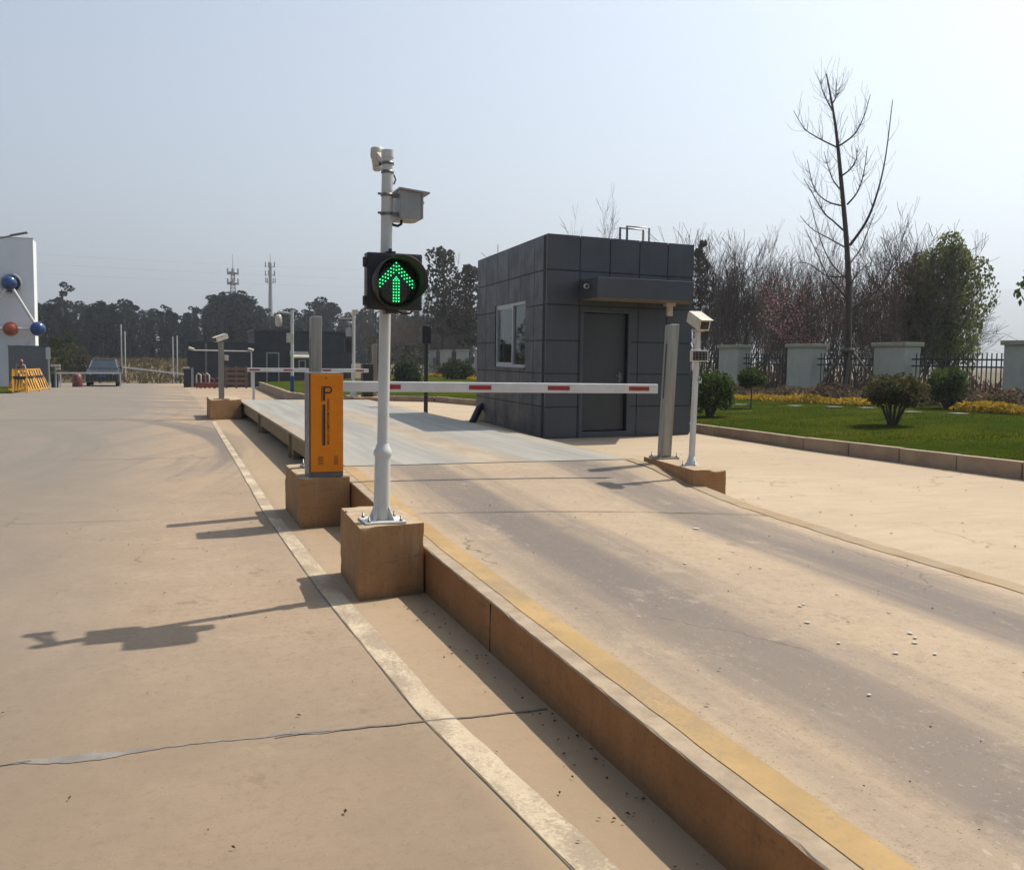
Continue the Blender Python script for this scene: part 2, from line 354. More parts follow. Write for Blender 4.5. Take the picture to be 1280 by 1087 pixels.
def clad_mat():
    m, nt, b = newmat('charcoal_cladding_weathered'); N = NT(nt)
    c = N.mix(N.rng(N.noise(.7, 4, .6), .35, .65), (.070, .075, .090), (.062, .066, .079))
    c = N.mix(N.math('MULTIPLY', N.rng(N.noise(1.3, 6, .7, N.coord((5, 5, .35))), .48, .72), .28), c, (.11, .108, .113))
    v = N.n('ShaderNodeTexVoronoi'); v.inputs['Scale'].default_value = 1.7; N.l(N.coord(), v.inputs['Vector']); sp = N.n('ShaderNodeSeparateColor'); N.l(v.outputs['Color'], sp.inputs[0])
    N.l(c, b.inputs['Base Color']); N.l(N.rng(N.noise(2, 5, .6), .3, .7, .38, .6), b.inputs['Roughness']); N.bump(N.noise(1.2, 3, .5), .06, .02, b); return m
M['clad'] = clad_mat()
M['seam'] = pm('black_seam', (.012, .012, .013), None, 8, .7)
M['door'] = pm('charcoal_door', (.045, .046, .049), (.036, .037, .04), 3, .5, stretch=(1, 1, .3))
M['soffit'] = pm('beige_soffit', (.34, .28, .22), (.28, .23, .18), 3, .8)
M['alu'] = pm('white_window_frame', (.72, .72, .72), (.64, .64, .63), 6, .35)
M['glass'] = glass('window_glass')
M['inside'] = pm('pale_interior', (.62, .64, .62), (.55, .56, .55), 2, .8)
M['bark'] = pm('grey_bark', (.125, .088, .070), (.075, .054, .044), 14, .9, bump=.6, bscale=30, bdist=.02, stretch=(1, 1, .3))
M['twig'] = pm('bare_twigs', (.115, .075, .064), (.075, .05, .043), 3, .9)
M['twig2'] = pm('brown_twigs', (.15, .098, .066), (.09, .062, .045), 3, .9)
M['stake'] = pm('timber_stake', (.23, .175, .125), (.15, .115, .085), 10, .85)
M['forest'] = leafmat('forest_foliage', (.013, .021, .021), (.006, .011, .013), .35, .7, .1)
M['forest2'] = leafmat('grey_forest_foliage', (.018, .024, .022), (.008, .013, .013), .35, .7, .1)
M['warmtree'] = leafmat('olive_foliage', (.115, .115, .035), (.05, .065, .02), .6, .7, .25)
M['evergreen'] = leafmat('evergreen_foliage', (.27, .29, .105), (.13, .15, .06), .8, .6, .25)
M['browntree'] = leafmat('brown_dry_foliage', (.25, .18, .13), (.13, .10, .075), .8, .7, .25)
M['drytree'] = leafmat('dry_grey_foliage', (.11, .10, .07), (.06, .06, .042), .8, .7, .2)
M['blossom'] = leafmat('pink_blossom', (.62, .35, .36), (.44, .24, .25), 2, .7, .3)
M['shrub'] = leafmat('shrub_leaves', (.145, .205, .05), (.065, .10, .028), 6, .65, .2)
M['dark_shrub'] = leafmat('dark_shrub_leaves', (.055, .08, .025), (.028, .045, .016), 6, .65, .2)
M['shrub2'] = leafmat('russet_shrub_leaves', (.24, .19, .08), (.085, .11, .04), 5, .65, .2)
M['hedge'] = leafmat('brown_hedge_leaves', (.27, .18, .115), (.11, .09, .05), 4, .5, .2)
M['flowers'] = leafmat('yellow_hedge_leaves', (.66, .42, .03), (.46, .31, .045), 5, .5, .3)
M['grass'] = leafmat('grass_blades', (.098, .122, .010), (.05, .078, .006), 1.2, .6, .3)
M['lawn'] = grass_mat(); M['field'] = field_mat()
M['iron'] = pm('black_iron', (.022, .018, .017), (.035, .026, .022), 12, .5)
M['pillar'] = pm('grey_render', (.72, .70, .60), (.63, .61, .53), 2, .85, bump=.15, bscale=60)
M['cap'] = pm('pillar_cap_stone', (.62, .54, .42), (.5, .44, .34), 3, .85)
M['plaster'] = pm('pale_grey_cladding', (1.08, 1.09, 1.12), (1.0, 1.02, 1.05), .6, .7)
M['ball_blue'] = pm('blue_enamel', (.018, .075, .26), (.012, .055, .2), 2, .22)
M['ball_orange'] = pm('orange_enamel', (.55, .105, .03), (.45, .085, .025), 2, .25)
M['rod'] = pm('polished_rod', (.95, .92, .88), (.85, .82, .78), 3, .3, .2)
M['safety_yellow'] = pm('safety_yellow', (.95, .46, .02), (.8, .37, .015), 5, .45)
M['car'] = pm('dark_car_paint', (.010, .014, .020), (.008, .011, .016), 1, .35, 0)
M['car_glass'] = pm('tinted_windscreen', (.03, .055, .07), (.02, .04, .05), 1, .12)
M['chrome'] = pm('chrome', (.6, .6, .6), (.5, .5, .5), 4, .15, 1)
M['lamp'] = pm('headlamp_glass', (.7, .72, .75), (.6, .62, .65), 4, .1)
M['plate'] = pm('blue_plate', (.02, .11, .32), None, 4, .4)
M['tyre'] = pm('tyre_rubber', (.015, .015, .015), None, 8, .85)
M['skin'] = pm('skin', (.36, .2, .14), None, 8, .6)
M['shirt'] = pm('pale_grey_shirt', (.36, .36, .40), (.28, .28, .32), 4, .9)
M['trousers'] = pm('dark_blue_trousers', (.03, .035, .06), None, 4, .9)
M['helmet'] = pm('red_helmet', (.36, .045, .04), (.3, .03, .03), 3, .35)
M['blue'] = pm('blue_painted_pole', (.015, .06, .24), (.012, .05, .2), 4, .5)
M['dark_wall'] = pm('dark_slate_cladding', (.040, .046, .056), (.032, .037, .046), 1.5, .65)
M['rail_wood'] = pm('ochre_rail', (.30, .17, .09), (.22, .12, .07), 5, .8)
M['red_plastic'] = pm('faded_red_plastic', (.28, .05, .05), (.2, .035, .04), 5, .6)
M['paper'] = pm('pale_scrap', (.78, .74, .66), (.7, .64, .54), 30, .9)
M['stone'] = pm('stepping_stone', (.32, .31, .26), (.25, .24, .2), 6, .9)
M['crack'] = pm('dark_crack', (.17, .14, .11), (.26, .215, .17), 20, .95)
M['tar'] = pm('grey_joint_filler', (.33, .295, .255), (.25, .22, .19), 8, .9, bump=.6, bscale=30)
M['litter'] = leafmat('dry_leaves', (.12, .075, .035), (.06, .04, .02), 8, .8, .2)
M['hill'] = pm('far_hill', (.06, .075, .055), (.04, .055, .045), .02, 1)

# ------------------------------------------------------------------ levels of the ground
def gz(Y): return 0 if Y < 25 else -.0105 * (min(Y, 120) - 25)
def lerp_tab(tab, x):
    if x <= tab[0][0]: return tab[0][1]
    for (a, b), (c, d) in zip(tab, tab[1:]):
        if x <= c: return b + (d - b) * (x - a) / (c - a)
    return tab[-1][1]
ZR = [(-9, .15), (-3, .19), (0, .222), (2.5, .245), (4.2, .265), (6, .297), (7.5, .345), (8.8, .395), (9.9, .42), (25.5, .42), (33, .08), (36, -.1)]
def zr(Y): return lerp_tab(ZR, Y)
ZR2 = [(-9, .07), (0, .125), (4.3, .15), (6, .175), (7.6, .225), (8.6, .31), (9.3, .40), (9.9, .42), (25.5, .42), (33, .08), (36, -.1)]
def zrx(X, Y):
    t = max(0, min(1, (X - 1.7) / 3.4)); t = t * t; return zr(Y) * (1 - t) + lerp_tab(ZR2, Y) * t
def zy(Y): return lerp_tab([(-10, .06), (4, .125), (9, .165), (15, .22), (30, .22)], Y)
def strip(name, mat, x0, x1, ys, zf, k='structure', jit=0):
    b = MB(); vs = []; n = len(ys)
    for y in ys:
        a = x0(y) if callable(x0) else x0; c = x1(y) if callable(x1) else x1
        vs += [(a + U(-jit, jit), y, zf(y)), (c + U(-jit, jit), y, zf(y))]
    b.add(vs, [(2 * i, 2 * i + 1, 2 * i + 3, 2 * i + 2) for i in range(n - 1)])
    return kind(b.build(name, mat), k)
def frange(a, b, st):
    n = max(1, int(round((b - a) / st))); return [a + (b - a) * i / n for i in range(n + 1)]
def smooth(t): t = max(0, min(1, t)); return t * t * (3 - 2 * t)
def tz(X, Y):
    z = gz(Y) - .07
    z += smooth((Y - 70) / 34) * 1.5
    z += smooth((X - 12) / 10) * smooth((Y - 0) / 20) * (.38 - gz(Y)) * (1 - smooth((Y - 70) / 34))
    return z
# field: one sheet out to the horizon
xs = [-1900, -1300, -600, -300, -150, -90] + frange(-60, 60, 4) + [90, 150, 300, 600, 1500, 3000, 6900]
ys = [-45, -30] + frange(-12, 130, 4) + [170, 230, 330, 500, 900, 1800, 2400, 5700]
b = MB(); vs = [(x, y, tz(x, y) + (U(-.08, .08) if y > 74 else 0)) for y in ys for x in xs]; n = len(xs)
b.add(vs, [(j * n + i, j * n + i + 1, (j + 1) * n + i + 1, (j + 1) * n + i) for j in range(len(ys) - 1) for i in range(n - 1)], True)
kind(b.build('ground', M['field']), 'structure')
YS = frange(-12, 72, 1)
strip('road', M['road'], -40, lambda y: 5.12 if y < 26 else 14, YS, gz)
# ramp, kerb and painted lines
RY = frange(-9, 9.88, .07)
b = MB(); XR = frange(1.70, 5.10, .2); n = len(XR)
b.add([(x, y, zrx(x, y)) for y in RY for x in XR], [(j * n + i, j * n + i + 1, (j + 1) * n + i + 1, (j + 1) * n + i) for j in range(len(RY) - 1) for i in range(n - 1)], True)
kind(b.build('ramp', M['ramp']), 'structure')
strip('ramp', M['deck'], 1.78, 5.10, frange(25.53, 35, .8), zr)
edge = {y: (U(0, .004) + (U(.003, .010) if rnd() < .05 else 0), U(0, .003) + (U(.003, .008) if rnd() < .05 else 0)) for y in RY}
b = MB(); vs = []
for y in RY:
    e = edge[y]; vs += [(1.60, y, -.05), (1.60 + U(-.003, .003), y, zr(y) * .55), (1.602 + e[0] * .3, y, zr(y) - .006 - e[1]), (1.606 + e[0], y, zr(y) - .001), (1.702, y, zr(y) + .001)]
b.add(vs, [(5 * i + k, 5 * i + 5 + k, 5 * i + 6 + k, 5 * i + 1 + k) for i in range(len(RY) - 1) for k in range(4)])
ko = b.build('kerb', M['kerb']); kind(ko, 'structure'); ko.data.materials.append(M['bare'])
for p in ko.data.polygons: p.material_index = 1 if p.index % 4 >= 2 else 0
b = MB()
for y in (4.72, 1.9): b.box(1.5965, y, .0, 1.60, y + .007, zr(y) - .015)
kind(b.build('kerb_joint', M['seam']), 'structure')
strip('yellow_line', M['yellow_line'], lambda y: 1.69, lambda y: 1.825, frange(-9, 9.85, .12), lambda y: zr(y) + .0035, jit=.003)
strip('edge_line', M['edge_line'], 4.93, 5.095, frange(-9, 9.85, .12), lambda y: zrx(5.0, y) + .009, jit=.012)
b = MB(); vs = []
for y in RY: vs += [(5.10, y, zrx(5.1, y)), (5.125, y, .0)]
b.add(vs, [(2 * i, 2 * i + 1, 2 * i + 3, 2 * i + 2) for i in range(len(RY) - 1)])
kind(b.build('ramp_edge', M['bare']), 'structure')
b = MB(); ry2 = frange(25.53, 35, .8)
for a, c in zip(ry2, ry2[1:]): b.add([(1.78, a, -.3), (1.78, c, -.3), (1.78, c, zr(c)), (1.78, a, zr(a))], [(3, 2, 1, 0)])
kind(b.build('ramp_edge', M['kerb']), 'structure')
# white line with the seam on its left
STR = [(-1, 1.36, 1.50), (0, 1.30, 1.44), (2.56, 1.155, 1.285), (3.96, 1.025, 1.15), (6.28, .945, 1.075), (9.7, .90, 1.015), (13.66, .94, 1.04), (23.4, 1.0, 1.09)]
def sl(y): return lerp_tab([(a, b_) for a, b_, c in STR], y)
def sr(y): return lerp_tab([(a, c) for a, b_, c in STR], y)
strip('white_line', M['white_line'], sl, sr, frange(-1, 23.4, .12), lambda y: .003, jit=.003)
strip('road_joint', M['crack'], lambda y: sl(y) - .008, lambda y: sl(y) - .002, frange(-1, 23.4, .2), lambda y: .004, jit=.002)
def crack(name, mat, x0, x1, yf, w, zf, st=.06, wander=.012):
    b = MB(); vs = []; d = 0; xs_ = frange(x0, x1, st); wv = 1
    for x in xs_:
        d = d * .85 + U(-wander, wander); wv = max(.25, min(1.8, wv + U(-.3, .3))); h = w(x) * wv / 2
        y = yf(x) + d; z_ = zf(y) if zf.__code__.co_argcount == 1 else zf(x, y); vs += [(x, y - h, z_), (x, y + h, z_)]
    b.add(vs, [(2 * i, 2 * i + 2, 2 * i + 3, 2 * i + 1) for i in range(len(xs_) - 1)])
    return kind(b.build(name, mat), 'structure')
crack('road_joint', M['tar'], -.56, .62, lambda x: 3.94 - .035 * (x + .55), lambda x: .046 - .026 * abs(x + .25), lambda y: .0025, .03)
crack('road_joint', M['crack'], .4, 1.58, lambda x: 3.91 - .03 * x, lambda x: .008, lambda y: .0042, .04, .006)
crack('road_joint', M['crack'], -6, -.5, lambda x: 3.94, lambda x: .007, lambda y: .004, .05)
crack('road_joint', M['crack'], -9, .92, lambda x: 9.56 - .03 * x, lambda x: .011, lambda y: .004, .1, .004)
crack('road_joint', M['crack'], -9, 1.0, lambda x: 15.2, lambda x: .01, lambda y: .004, .1, .004)
crack('road_joint', M['crack'], -9, 1.0, lambda x: 24.4, lambda x: .03, lambda y: .004, .1, .006)
crack('ramp_joint', M['crack'], 1.86, 4.93, lambda x: 7.25 - .07 * (x - 1.8), lambda x: .010, lambda x, y: zrx(x, y) + .005, .06, .006)
crack('ramp_joint', M['crack'], 3.9, 4.93, lambda x: 7.12 - .05 * (x - 3.9) + .03 * math.sin(x * 9), lambda x: .012, lambda x, y: zrx(x, y) + .012, .05, .02)
crack('ramp_joint', M['dark_slot'], 1.7, 5.1, lambda x: 9.90, lambda x: .03, lambda y: .423, .2, .001)
# ------------------------------------------------------------------ yard, lawn and its kerb
CURB = [(-10, 13.2), (2, 10.9), (7, 10.1), (8.9, 9.88), (12.6, 9.42), (16, 9.38), (21, 8.9), (26, 8.3), (28.3, 7.7), (28.9, 6.6), (29.7, 5.2), (31.5, 4.4), (35.5, 4.15), (40, 4.35), (50, 4.75), (56.3, 5.0)]
def cx(y): return lerp_tab(CURB, y)
def lz(X, Y): return .335 + .035 * min(max(X - 9, 0), 9.5) * max(.25, min(1.1, 1 - (Y - 15) * .055))
yp = [(y, x) for y, x in CURB if y <= 29.7]
b = MB(); n = len(yp); vs = []
for y, x in yp: vs += [(5.12, y, zy(y)), (x + .05, y, zy(y)), (5.12, y, -.3)]
b.add(vs, [(3 * i, 3 * i + 1, 3 * i + 4, 3 * i + 3) for i in range(n - 1)] + [(3 * i + 2, 3 * i, 3 * i + 3, 3 * i + 5) for i in range(n - 1)])
kind(b.build('yard', M['yard']), 'structure')
b = MB(); pts = [Vector((x, y, 0)) for y, x in CURB]
acc = 0
for p, q in zip(pts, pts[1:]):
    L = (q - p).length; k = max(1, round(L / .85)); d = (q - p) / k; nn = Vector((d.y, -d.x, 0)).normalized() * .13
    for i in range(k):
        a = p + d * i + d * .008; e = p + d * (i + 1) - d * .008; zt = (.385 if a.y < 29.5 else .36 + gz(a.y) * .9) + U(-.006, .006); jo = nn * U(-.04, .04)
        a = a + jo; e = e + jo
        b.hexa([(*a[:2], -.7), (*(a + nn)[:2], -.7), (*(e + nn)[:2], -.7), (*e[:2], -.7)], [(*(a)[:2], zt), (*(a + nn)[:2], zt), (*(e + nn)[:2], zt), (*(e)[:2], zt)])
kind(b.build('kerb', M['kerbstone'], bevel=.012), 'structure')
b = MB(); ly = frange(-10, 60, .5); vs = []
for y in ly:
    x0 = cx(y) + .1
    for t in (0, .03, .08, .2, .4, .7, 1):
        x = x0 + (26 - x0) * t; vs.append((x, y, (lz(x, y) + (gz(y) if y > 30 else 0) * max(0, 1 - max(0, x - 6) / 8)) + U(-.012, .012)))
b.add(vs, [(7 * i + k, 7 * i + k + 1, 7 * i + 8 + k, 7 * i + 7 + k) for i in range(len(ly) - 1) for k in range(6)], True)
kind(b.build('lawn', M['lawn']), 'structure')
b = MB(); random.seed(11)
for i in range(80000):
    y = 8 + 22 * rnd() ** 1.4; x = cx(y) + .14 + (16.2 - cx(y)) * rnd() ** 1.2; z = lz(x, y); h = U(.012, .038); a = U(0, 6.28); w = .0045
    dx, dy = math.cos(a) * w, math.sin(a) * w; tx, ty = U(-.02, .02), U(-.02, .02)
    b.add([(x - dx, y - dy, z - .01), (x + dx, y + dy, z - .01), (x + tx, y + ty, z + h)], [(0, 1, 2)])
kind(b.build('grass', M['grass']), 'stuff')
random.seed(3)
b = MB()                                               # dry leaves and grit lying about
for i in range(420):
    q = rnd()
    if q < .45: y = U(1.5, 9); x = 1.6 - abs(random.gauss(0, .12)) - .02; z = .008
    elif q < .65: y = U(2, 12); x = U(-1, 1.6); z = .008
    elif q < .85: y = U(2, 9); x = U(1.9, 4.9); z = zrx(x, y) + .008
    else: y = U(5, 14); x = U(5.3, 9); z = zy(y) + .008
    s = U(.003, .013) if q < .85 else U(.006, .02); a = U(0, 6.28); dx, dy = math.cos(a) * s, math.sin(a) * s
    b.add([(x - dx, y - dy, z), (x + dy * .5, y - dx * .5, z + U(0, .008)), (x + dx, y + dy, z + U(0, .006)), (x - dy * .5, y + dx * .5, z + U(0, .008))], [(0, 1, 2, 3)])
kind(b.build('fallen_leaves', M['litter']), 'stuff', 'dry leaves and twigs scattered over the concrete')
for i, (x, y, r) in enumerate([(x_, y_, r_ * .62) for x_, y_, r_ in [(3.54, 5.12, .022), (3.20, 4.25, .025), (3.24, 4.28, .02), (3.03, 3.96, .024), (3.43, 3.69, .026), (3.40, 3.62, .022), (3.29, 3.38, .02), (3.43, 5.42, .02), (2.95, 3.62, .022), (3.11, 3.43, .024), (3.60, 4.45, .018), (3.84, 6.42, .05), (3.62, 4.05, .018), (3.30, 5.0, .018), (3.1, 5.3, .02), (3.65, 5.6, .018), (3.33, 3.55, .022), (2.6, 3.0, .016)]]):
    b = MB(); k = 9; rr = [r * U(.55, 1.25) for _ in range(k)]
    pl = [(x + rr[j] * math.cos(6.283 * j / k), y + rr[j] * .85 * math.sin(6.283 * j / k)) for j in range(k)]
    b.prism(pl, zrx(x, y) + .005, zrx(x, y) + .008)
    tag(b.build('paper_scrap', M['paper'], off=(x, y, zr(y))), 'small pale round paper scrap stuck to the ramp between its two tyre tracks' if i != 11 else 'largest pale scrap, on the right tyre track near the ramp crack', 'paper scrap', 'pale paper scraps on the ramp')
for k, (x, y) in enumerate([(14.1, 21.5), (14.9, 20.3), (15.3, 19.3), (15.6, 18.5), (15.2, 16.6), (15.5, 15.6), (13.6, 22.9)]):
    b = MB(); z = lz(x, y); b.box(x - .19, y - .13, z - .03, x + .19, y + .13, z + .014, U(-.3, .3))
    tag(b.build('stepping_stone', M['stone'], bevel=.01, off=(x, y, z)), 'flat grey stepping stone let into the lawn in front of the yellow hedge', 'stepping stone', 'stepping stones across the lawn')

# ------------------------------------------------------------------ weighbridge
w = thing('weighbridge', 'long low weighbridge deck of dusty steel plates running away behind the orange barrier cabinet', 'weighbridge', (3.4, 17.7, 0))
b = MB()
for i in range(5): a = 9.92 + i * 3.116; b.box(1.75, a + .004, .385, 5.10, a + 3.112, .42)
b.build('deck', M['deck'], w)
b = MB(); b.box(1.80, 9.95, .15, 1.86, 25.45, .384); b.box(4.99, 9.95, .05, 5.05, 25.45, .384)
m_beam = block_mat('tan_painted_beam', (.44, .33, .19), (.36, .25, .14), (.2, .13, .08)); b.build('side_beam', m_beam, w)
for y in (11.4, 14.9, 20.0, 25.0):
    b = MB(); b.box(1.755, y - .02, -.02, 1.80, y + .02, .384); b.box(1.80, y - .2, .0, 1.9, y + .24, .149); b.box(1.80 - .022, y + .14, .06, 1.80, y + .17, .384)
    b.build('support', m_beam, w)
b = MB(); b.box(2.2, 9.95, -.02, 4.9, 25.4, .36); b.build('under_deck_shade', M['seam'], w)  # solid black box standing in for the shade under the deck
# ------------------------------------------------------------------ blocks carrying the gear
def block(poly, z0, z1, label):
    c = (sum(p[0] for p in poly) / len(poly), sum(p[1] for p in poly) / len(poly), z0)
    o = MB().prism(poly, z0, z1).build('concrete_block', M['block'], off=c); o.data.materials.append(M['block_top'])
    bm = bmesh.new(); bm.from_mesh(o.data); bmesh.ops.remove_doubles(bm, verts=bm.verts, dist=1e-5)
    L = max(e.calc_length() for e in bm.edges); bmesh.ops.subdivide_edges(bm, edges=bm.edges[:], cuts=min(20, max(10, int(L / .045))), use_grid_fill=True)
    bmesh.ops.triangulate(bm, faces=[f for f in bm.faces if len(f.verts) > 4]); bm.normal_update()
    for v in bm.verts:
        ns = [f.normal for f in v.link_faces]; edge = min((a.dot(b_) for a in ns for b_ in ns), default=1) < .7
        q = Vector(v.co) + Vector(c); k = mnoise.noise(q * 5) * .005 + mnoise.noise(q * 18) * .0025
        if edge: k -= .002 + max(0, mnoise.noise(q * 7 + Vector((3, 1, 9))) - .12) * .05
        v.co += v.normal * k
    for f in bm.faces: f.material_index = 1 if f.normal.z > .75 else 0; f.smooth = True
    bm.to_mesh(o.data); bm.free(); o.data.set_sharp_from_angle(angle=R(38))
    return tag(o, label, 'concrete block', 'concrete blocks beside the weighbridge')
block([(1.14, 5.98), (1.585, 6.06), (1.585, 6.86), (1.17, 6.84)], -.02, .475, 'nearest brown concrete block, carrying the white traffic light pole')
block([(1.13, 8.70), (1.585, 8.76), (1.585, 9.95), (1.13, 9.90)], -.02, .455, 'brown concrete block under the orange barrier cabinet')
block([(1.0, 24.0), (1.74, 24.35), (1.74, 26.6), (1.0, 26.2)], -.02, .48, 'far brown concrete block at the deck end carrying a small camera post')
block([(4.985, 8.40), (5.33, 8.35), (5.42, 9.74), (5.13, 9.76)], .05, .465, 'brown block right of the ramp under the slotted steel post and white camera pole')
block([(4.88, 26.4), (5.75, 26.4), (5.75, 27.6), (4.88, 27.6)], .0, .44, 'far right brown concrete block beyond the guard booth')

# ------------------------------------------------------------------ traffic light pole and what hangs on it
def leanx(z): return 1.328 + .0135 * (z - .475)
p = thing('signal_pole', 'tall white painted pole with a flared sleeve at its foot on the nearest brown block', 'pole', (1.33, 6.18, .475))
b = MB(); PL = [(leanx(.475 + h), 6.18, .475 + h) for h in (.012, .42, .455, .49, .505, 2.36)]
b.tube([(leanx(z), 6.18, z) for z in (.95, 2.835)], [.0375, .0365], 24); b.build('shaft', M['white_metal'], p)
b = MB(); b.tube([(leanx(z), 6.18, z) for z in (.487, .60, .87, .90, .915, .94, .955, .99)], [.056, .054, .051, .051, .060, .060, .050, .038], 24); b.build('sleeve', M['white_metal'], p)
b = MB(); b.box(1.195, 6.05, .476, 1.465, 6.31, .489); b.build('base_plate', M['white_metal'], p, .002)
for a in range(4):
    t = R(45 + 90 * a); c, s = math.cos(t), math.sin(t); b = MB(); cx_, cy_ = 1.328, 6.18
    q = lambda r, z, o: (cx_ + r * c - o * s, cy_ + r * s + o * c, z)
    b.hexa([q(.05, .489, -.004), q(.10, .489, -.004), q(.10, .489, .004), q(.05, .489, .004)], [q(.05, .575, -.004), q(.06, .57, -.004), q(.06, .57, .004), q(.05, .575, .004)]); b.build('gusset', M['white_metal'], p)
for dx in (-.105, .105):
    for dy in (-.1, .1):
        b = MB(); b.lathe([(.011, 0), (.011, .012), (.006, .012), (.006, .035), (0, .035)], (1.33 + dx, 6.18 + dy, .489), 8); b.build('anchor_bolt', M['galv'], p)
b = MB(); b.tube([(leanx(2.83), 6.18, 2.825), (leanx(2.83), 6.18, 2.872)], .041, 24); b.build('pole_cap', M['white_metal'], p)
# signal head: faces -Y
s = thing('traffic_signal', 'square black traffic light showing a green upward arrow of dots on the white pole', 'traffic light', (1.372, 6.03, 2.03))
cx0, cz0, yf = 1.376, 2.03, 6.03
b = MB(); b.box(cx0 - .178, yf, cz0 - .178, cx0 + .178, yf + .1, cz0 + .178); b.build('housing', M['black'], s, .008)
b = MB(); b.box(cx0 - .165, yf - .012, cz0 - .165, cx0 + .165, yf - .0005, cz0 + .165); b.build('door', M['black'], s, .004)
lx, lz0 = cx0 + .001, cz0 - .011
b = MB(); b.lathe([(.0, .02), (.10, .018), (.141, .012), (.146, .0)], (lx, yf - .0125, lz0), 40, 'y'); lens = b.build('lens', M['lens'], s)
b = MB(); n = 48; vs = []
def vis_len(t):
    u = math.sin(t); return .205 if u > -.15 else .205 - .16 * smooth((-.15 - u) / .75)
for k in range(n + 1):
    t = -math.pi / 2 + 2 * math.pi * k / n; c, sn = math.cos(t), math.sin(t); L = vis_len(t)
    for r, y in ((.150, 0), (.156, L), (.160, L), (.155, 0)): vs.append((lx + r * c, yf - .013 - y, lz0 + r * sn))
b.add(vs, [(4 * i + k, 4 * i + k + 1, 4 * i + 5 + k, 4 * i + 4 + k) for i in range(n) for k in range(3)], True); b.build('visor', M['visor'], s)
D = []
for row in range(3):
    for k in range(7):
        for sg in ((1,) if k == 0 else (1, -1)):
            D.append((sg * 36.2 * k, -(320 + 46 * row + 37.2 * k - 580)))
D = [d for d in D if not (abs(d[0]) < 20 and d[1] < 160)]
D += [(0, 76), (-16, 54), (16, 54)] + [(x, -(548 + 38.5 * r - 580)) for r in range(8) for x in (-36, 0, 36)]
sc = 4.79e-4; b = MB()
for x, z in D: b.ball((lx + x * sc, yf - .0345, lz0 + z * sc), .0037, 8)
b.build('arrow_lights', M['green'], lens)
b = MB()                                                # lens area lit green around the diodes
def arm_poly(sg): return [(0, 285), (sg * 255, 10), (sg * 255, -75), (sg * 60, 110), (0, 165)]
for sg in (1, -1):
    pl = [(lx + x * sc, lz0 + z * sc) for x, z in arm_poly(sg)]; vs = [(x, yf - .0335, z) for x, z in pl]; b.add(vs, [(0, 1, 2, 3, 4) if sg < 0 else (4, 3, 2, 1, 0)])
vs = [(lx + x * sc, yf - .0335, lz0 + z * sc) for x, z in ((-55, -255), (55, -255), (55, 55), (0, 100), (-55, 55))]; b.add(vs, [(0, 1, 2, 3, 4)])
b.build('lit_area', M['green_glow'], lens)
for z in (.115, -.125):
    b = MB(); b.lathe([(.014, -.03), (.014, .03)], (cx0 - .19, yf + .01, cz0 + z), 12); b.box(cx0 - .192, yf, cz0 + z - .02, cx0 - .176, yf + .03, cz0 + z + .02); b.build('hinge', M['black'], s)
b = MB(); b.box(cx0 - .05, yf + .02, cz0 + .179, cx0 + .01, yf + .1, cz0 + .192); b.box(cx0 - .03, yf + .04, cz0 + .190, cx0 - .01, yf + .06, cz0 + .21); b.build('bracket', M['black'], s, .003)
b = MB(); b.box(cx0 - .055, yf + .02, cz0 - .20, cx0 + .02, yf + .11, cz0 - .179); b.build('bracket', M['black'], s, .003)
b = MB(); b.tube([(cx0 + .02, yf + .04, cz0 - .18), (cx0 + .06, yf + .04, cz0 - .2), (cx0 + .11, yf + .05, cz0 - .195), (cx0 + .13, yf + .06, cz0 - .178)], .007, 8); b.build('cable', M['black'], s)
def strap(b, z, r=.041):
    x = leanx(z); b.lathe([(r - .003, -.009), (r, -.009), (r, .009), (r - .003, .009)], (x, 6.18, z), 24)
# grey control cabinet
c = thing('control_cabinet', 'small pale grey metal cabinet with a sloped rain hood strapped to the white pole', 'control box', (1.48, 6.2, 2.53))
b = MB(); b.box(1.425, 6.10, 2.44, 1.56, 6.34, 2.62); b.build('body', M['grey_box'], c, .004)
b = MB(); b.box(1.563, 6.103, 2.443, 1.578, 6.337, 2.617); dr = b.build('door', M['grey_box'], c, .003)
b = MB(); b.prism([(1.578, 6.19), (1.605, 6.20), (1.615, 6.22), (1.605, 6.235), (1.578, 6.245)], 2.555, 2.57); b.build('latch', M['grey_box'], dr)
b = MB(); b.hexa([(1.415, 6.08, 2.6205), (1.615, 6.08, 2.60), (1.615, 6.36, 2.60), (1.415, 6.36, 2.6205)], [(1.415, 6.08, 2.632), (1.615, 6.08, 2.612), (1.615, 6.36, 2.612), (1.415, 6.36, 2.632)]); b.build('hood', M['grey_box'], c, .002)
for z in (2.47, 2.59): b = MB(); strap(b, z); b.box(1.385, 6.15, z - .012, 1.424, 6.2, z + .012); b.tube([(1.32, 6.145, z), (1.29, 6.14, z)], .008, 8); b.build('strap', M['galv'], c)
b = MB(); b.tube([(1.385, 6.2, 2.42), (1.40, 6.19, 2.405), (1.43, 6.19, 2.40), (1.455, 6.2, 2.415), (1.46, 6.22, 2.438)], .009, 8); b.build('cable', M['black'], c)
